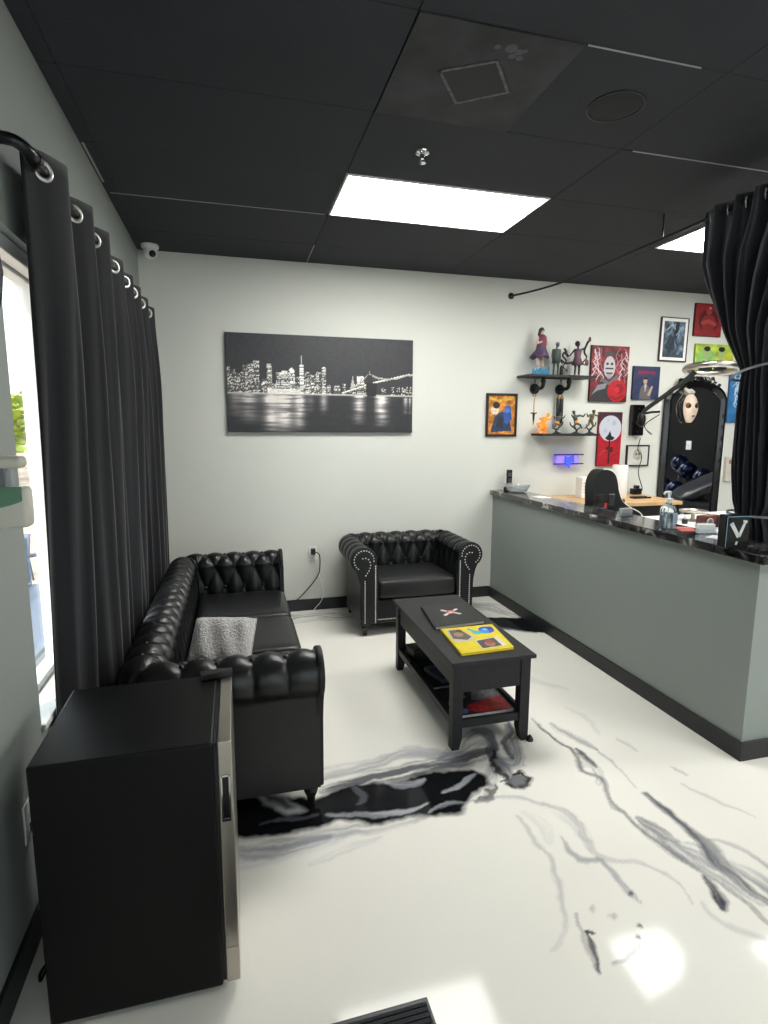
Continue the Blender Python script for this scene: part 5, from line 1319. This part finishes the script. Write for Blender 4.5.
# hanging dagger and batons
t = thing('hanging_dagger', 'small dagger pendant hanging on a chain below the upper shelf', 'ornament', (2.558, 4.50, 1.985))
bm = NB()
for k in range(6): torus(bm, (0, 0, -.012-.019*k), .009, .002, 12, 5, (1, 0, 0) if k % 2 else (0, 1, 0))
obj('chain', bm, MT['iron'], t); bm = NB(); torus(bm, (0, 0, -.142), .015, .0035, 18, 6, (0, 1, 0)); obj('ring_pommel', bm, MT['iron'], t, 'all')
bm = NB(); tube(bm, [(0, 0, -.157), (0, 0, -.298)], .0075, 8); obj('grip', bm, mat('dagger_grip', (196, 168, 140), .6), t)
obj('crossguard', bx(-.03, .03, -.006, .006, -.308, -.298, bev=.002, seg=1), MT['iron'], t); obj('blade', prism(NB(), [(-.012, -.308), (.012, -.308), (.008, -.36), (0, -.41), (-.008, -.36)], -.002, .002, 'y'), MT['iron'], t)
t = thing('hanging_batons', 'pair of black batons with brass ends hanging between the two shelves', 'ornament', (2.875, 4.60, 1.985))
br = mat('brass_dull', (140, 112, 64), .4, .7)
for s in (-1, 1):
    bm = NB(); lathe(bm, [(.012, -.395), (.0155, -.39), (.0155, -.165), (.012, -.16)], 14, (s*.018, 0, 0)); p = obj('baton', bm, MT['black_pl'], t, True)
    bm = NB(); lathe(bm, [(.0165, -.17), (.017, -.158), (.010, -.148), (.004, -.140)], 14, (s*.018, 0, 0)); lathe(bm, [(.0165, -.385), (.017, -.398), (.010, -.405)], 14, (s*.018, 0, 0)); obj('end_cap', bm, br, p, True)
bm = NB(); tube(bm, smooth_path([(-.018, 0, -.14), (-.012, 0, -.06), (0, 0, 0), (.012, 0, -.06), (.018, 0, -.14)], 6), .0025, 6); obj('cord', bm, MT['iron'], t)
# purple and blue ornament
t = thing('wall_ornament', 'glowing violet acrylic ornament with a blue bow under the lower shelf', 'ornament', (2.985, YB, 1.268))
vm = mat('violet_acrylic', (150, 130, 226), .2, emit=((140, 110, 255), .35)); b_m = mat('blue_acrylic', (60, 80, 240), .2, emit=((50, 70, 255), .6))
obj('panel', bx(-.115, .115, -.05, -.002, -.055, .05, bev=.01, seg=3), vm, t, True)
for zz in (.042, -.042): obj('side_rod', bx(-.15, .16, -.058, -.05, zz-.005, zz+.005), MT['iron'], t)
bm = NB(); prism(bm, [(-.035, .03), (.0, .012), (.05, .04), (.06, -.03), (.02, -.02), (.01, -.085), (-.015, -.06), (-.04, -.03)], -.068, -.05, 'y', bev=.004); obj('bow', bm, b_m, t, True)

# ================================================================== OUTSIDE THE LEFT WINDOW
gl = mat('ground_leaves', (176, 150, 132), .9, var=(3, .45)); struct('ground', bx(-40, XL-.16, -12, 60, -.25, -.12), gl)
struct('sidewalk', bx(-1.9, XL-.151, -12, 40, -.12, -.10), mat('concrete', (176, 174, 170), .8, var=(6, .08)))
t = thing('garden_bench', 'blue grey metal lattice bench outside the window', 'bench', (-1.3, 4.0, -.1))
bl = mat('bench_metal', (116, 126, 142), .4, .2)
obj('seat', bx(-.28, .22, -.7, .9, .38, .41, bev=.004), bl, t)
bm = NB(); tube(bm, [(-.30, -.7, .80), (-.30, .9, .80)], .02, 8); tube(bm, [(-.30, -.7, .42), (-.30, .9, .42)], .016, 8)
obj('back_frame', bm, bl, t)
for k in range(14):
    bm = NB(); y = -.7+k*.12
    tube(bm, [(-.30, y, .42), (-.30, y+.12, .80)], .009, 6); tube(bm, [(-.30, y+.12, .42), (-.30, y, .80)], .009, 6); obj('lattice', bm, bl, t)
for sx in (-.3, .18):
    for sy in (-.68, .88):
        bm = NB(); tube(bm, [(sx, sy, 0), (sx, sy, .82 if sx < 0 else .60)], .018, 8); obj('leg', bm, bl, t)
for sy in (-.68, .88): bm = NB(); tube(bm, smooth_path([(-.3, sy, .64), (0, sy, .66), (.2, sy, .60)], 5), .016, 8); obj('arm', bm, bl, t)
def shrub(x, y, r, h, lab, seed, col):
    t = thing('shrub', lab, 'shrub', (x, y, -.12), 0, 'sunlit shrubs outside the window'); rr = random.Random(seed); bm = NB()
    for k in range(420):
        a, e = rr.uniform(0, 2*PI), rr.uniform(-.3, 1); q = rr.uniform(.6, 1)
        p = Vector((r*q*math.cos(a)*math.sqrt(max(0, 1-e*e*.8)), r*q*math.sin(a)*math.sqrt(max(0, 1-e*e*.8)), h*.55+h*.45*e*q)); u = Vector((rr.uniform(-1, 1), rr.uniform(-1, 1), rr.uniform(-.5, .5))).normalized(); w = u.cross(Vector((rr.uniform(-1, 1), rr.uniform(-1, 1), 1))).normalized(); s = r*.16
        bm.faces.new([bm.verts.new(p+u*s), bm.verts.new(p+w*s*.5), bm.verts.new(p-u*s), bm.verts.new(p-w*s*.5)])
    obj('foliage', bm, mat('leaf_green', col, .6, var=(5, .3)), t, kind='stuff'); bm = NB(); tube(bm, [(0, 0, 0), (.05, .02, h*.6)], [.07, .03], 8); obj('trunk', bm, MT['dark_wood'], t)
for i, (x, y, r, h, lab) in enumerate(((-5.2, 15.5, 1.5, 2.6, 'bright green shrub seen through the window gap, nearest the bench'), (-7.9, 20, 1.8, 3.0, 'tall yellow green shrub beyond the bench outside the window'), (-11.5, 27, 2.2, 3.4, 'distant yellow green shrub at the far end of the lawn outside'))): shrub(x, y, r, h, lab, i, (150, 166, 60))
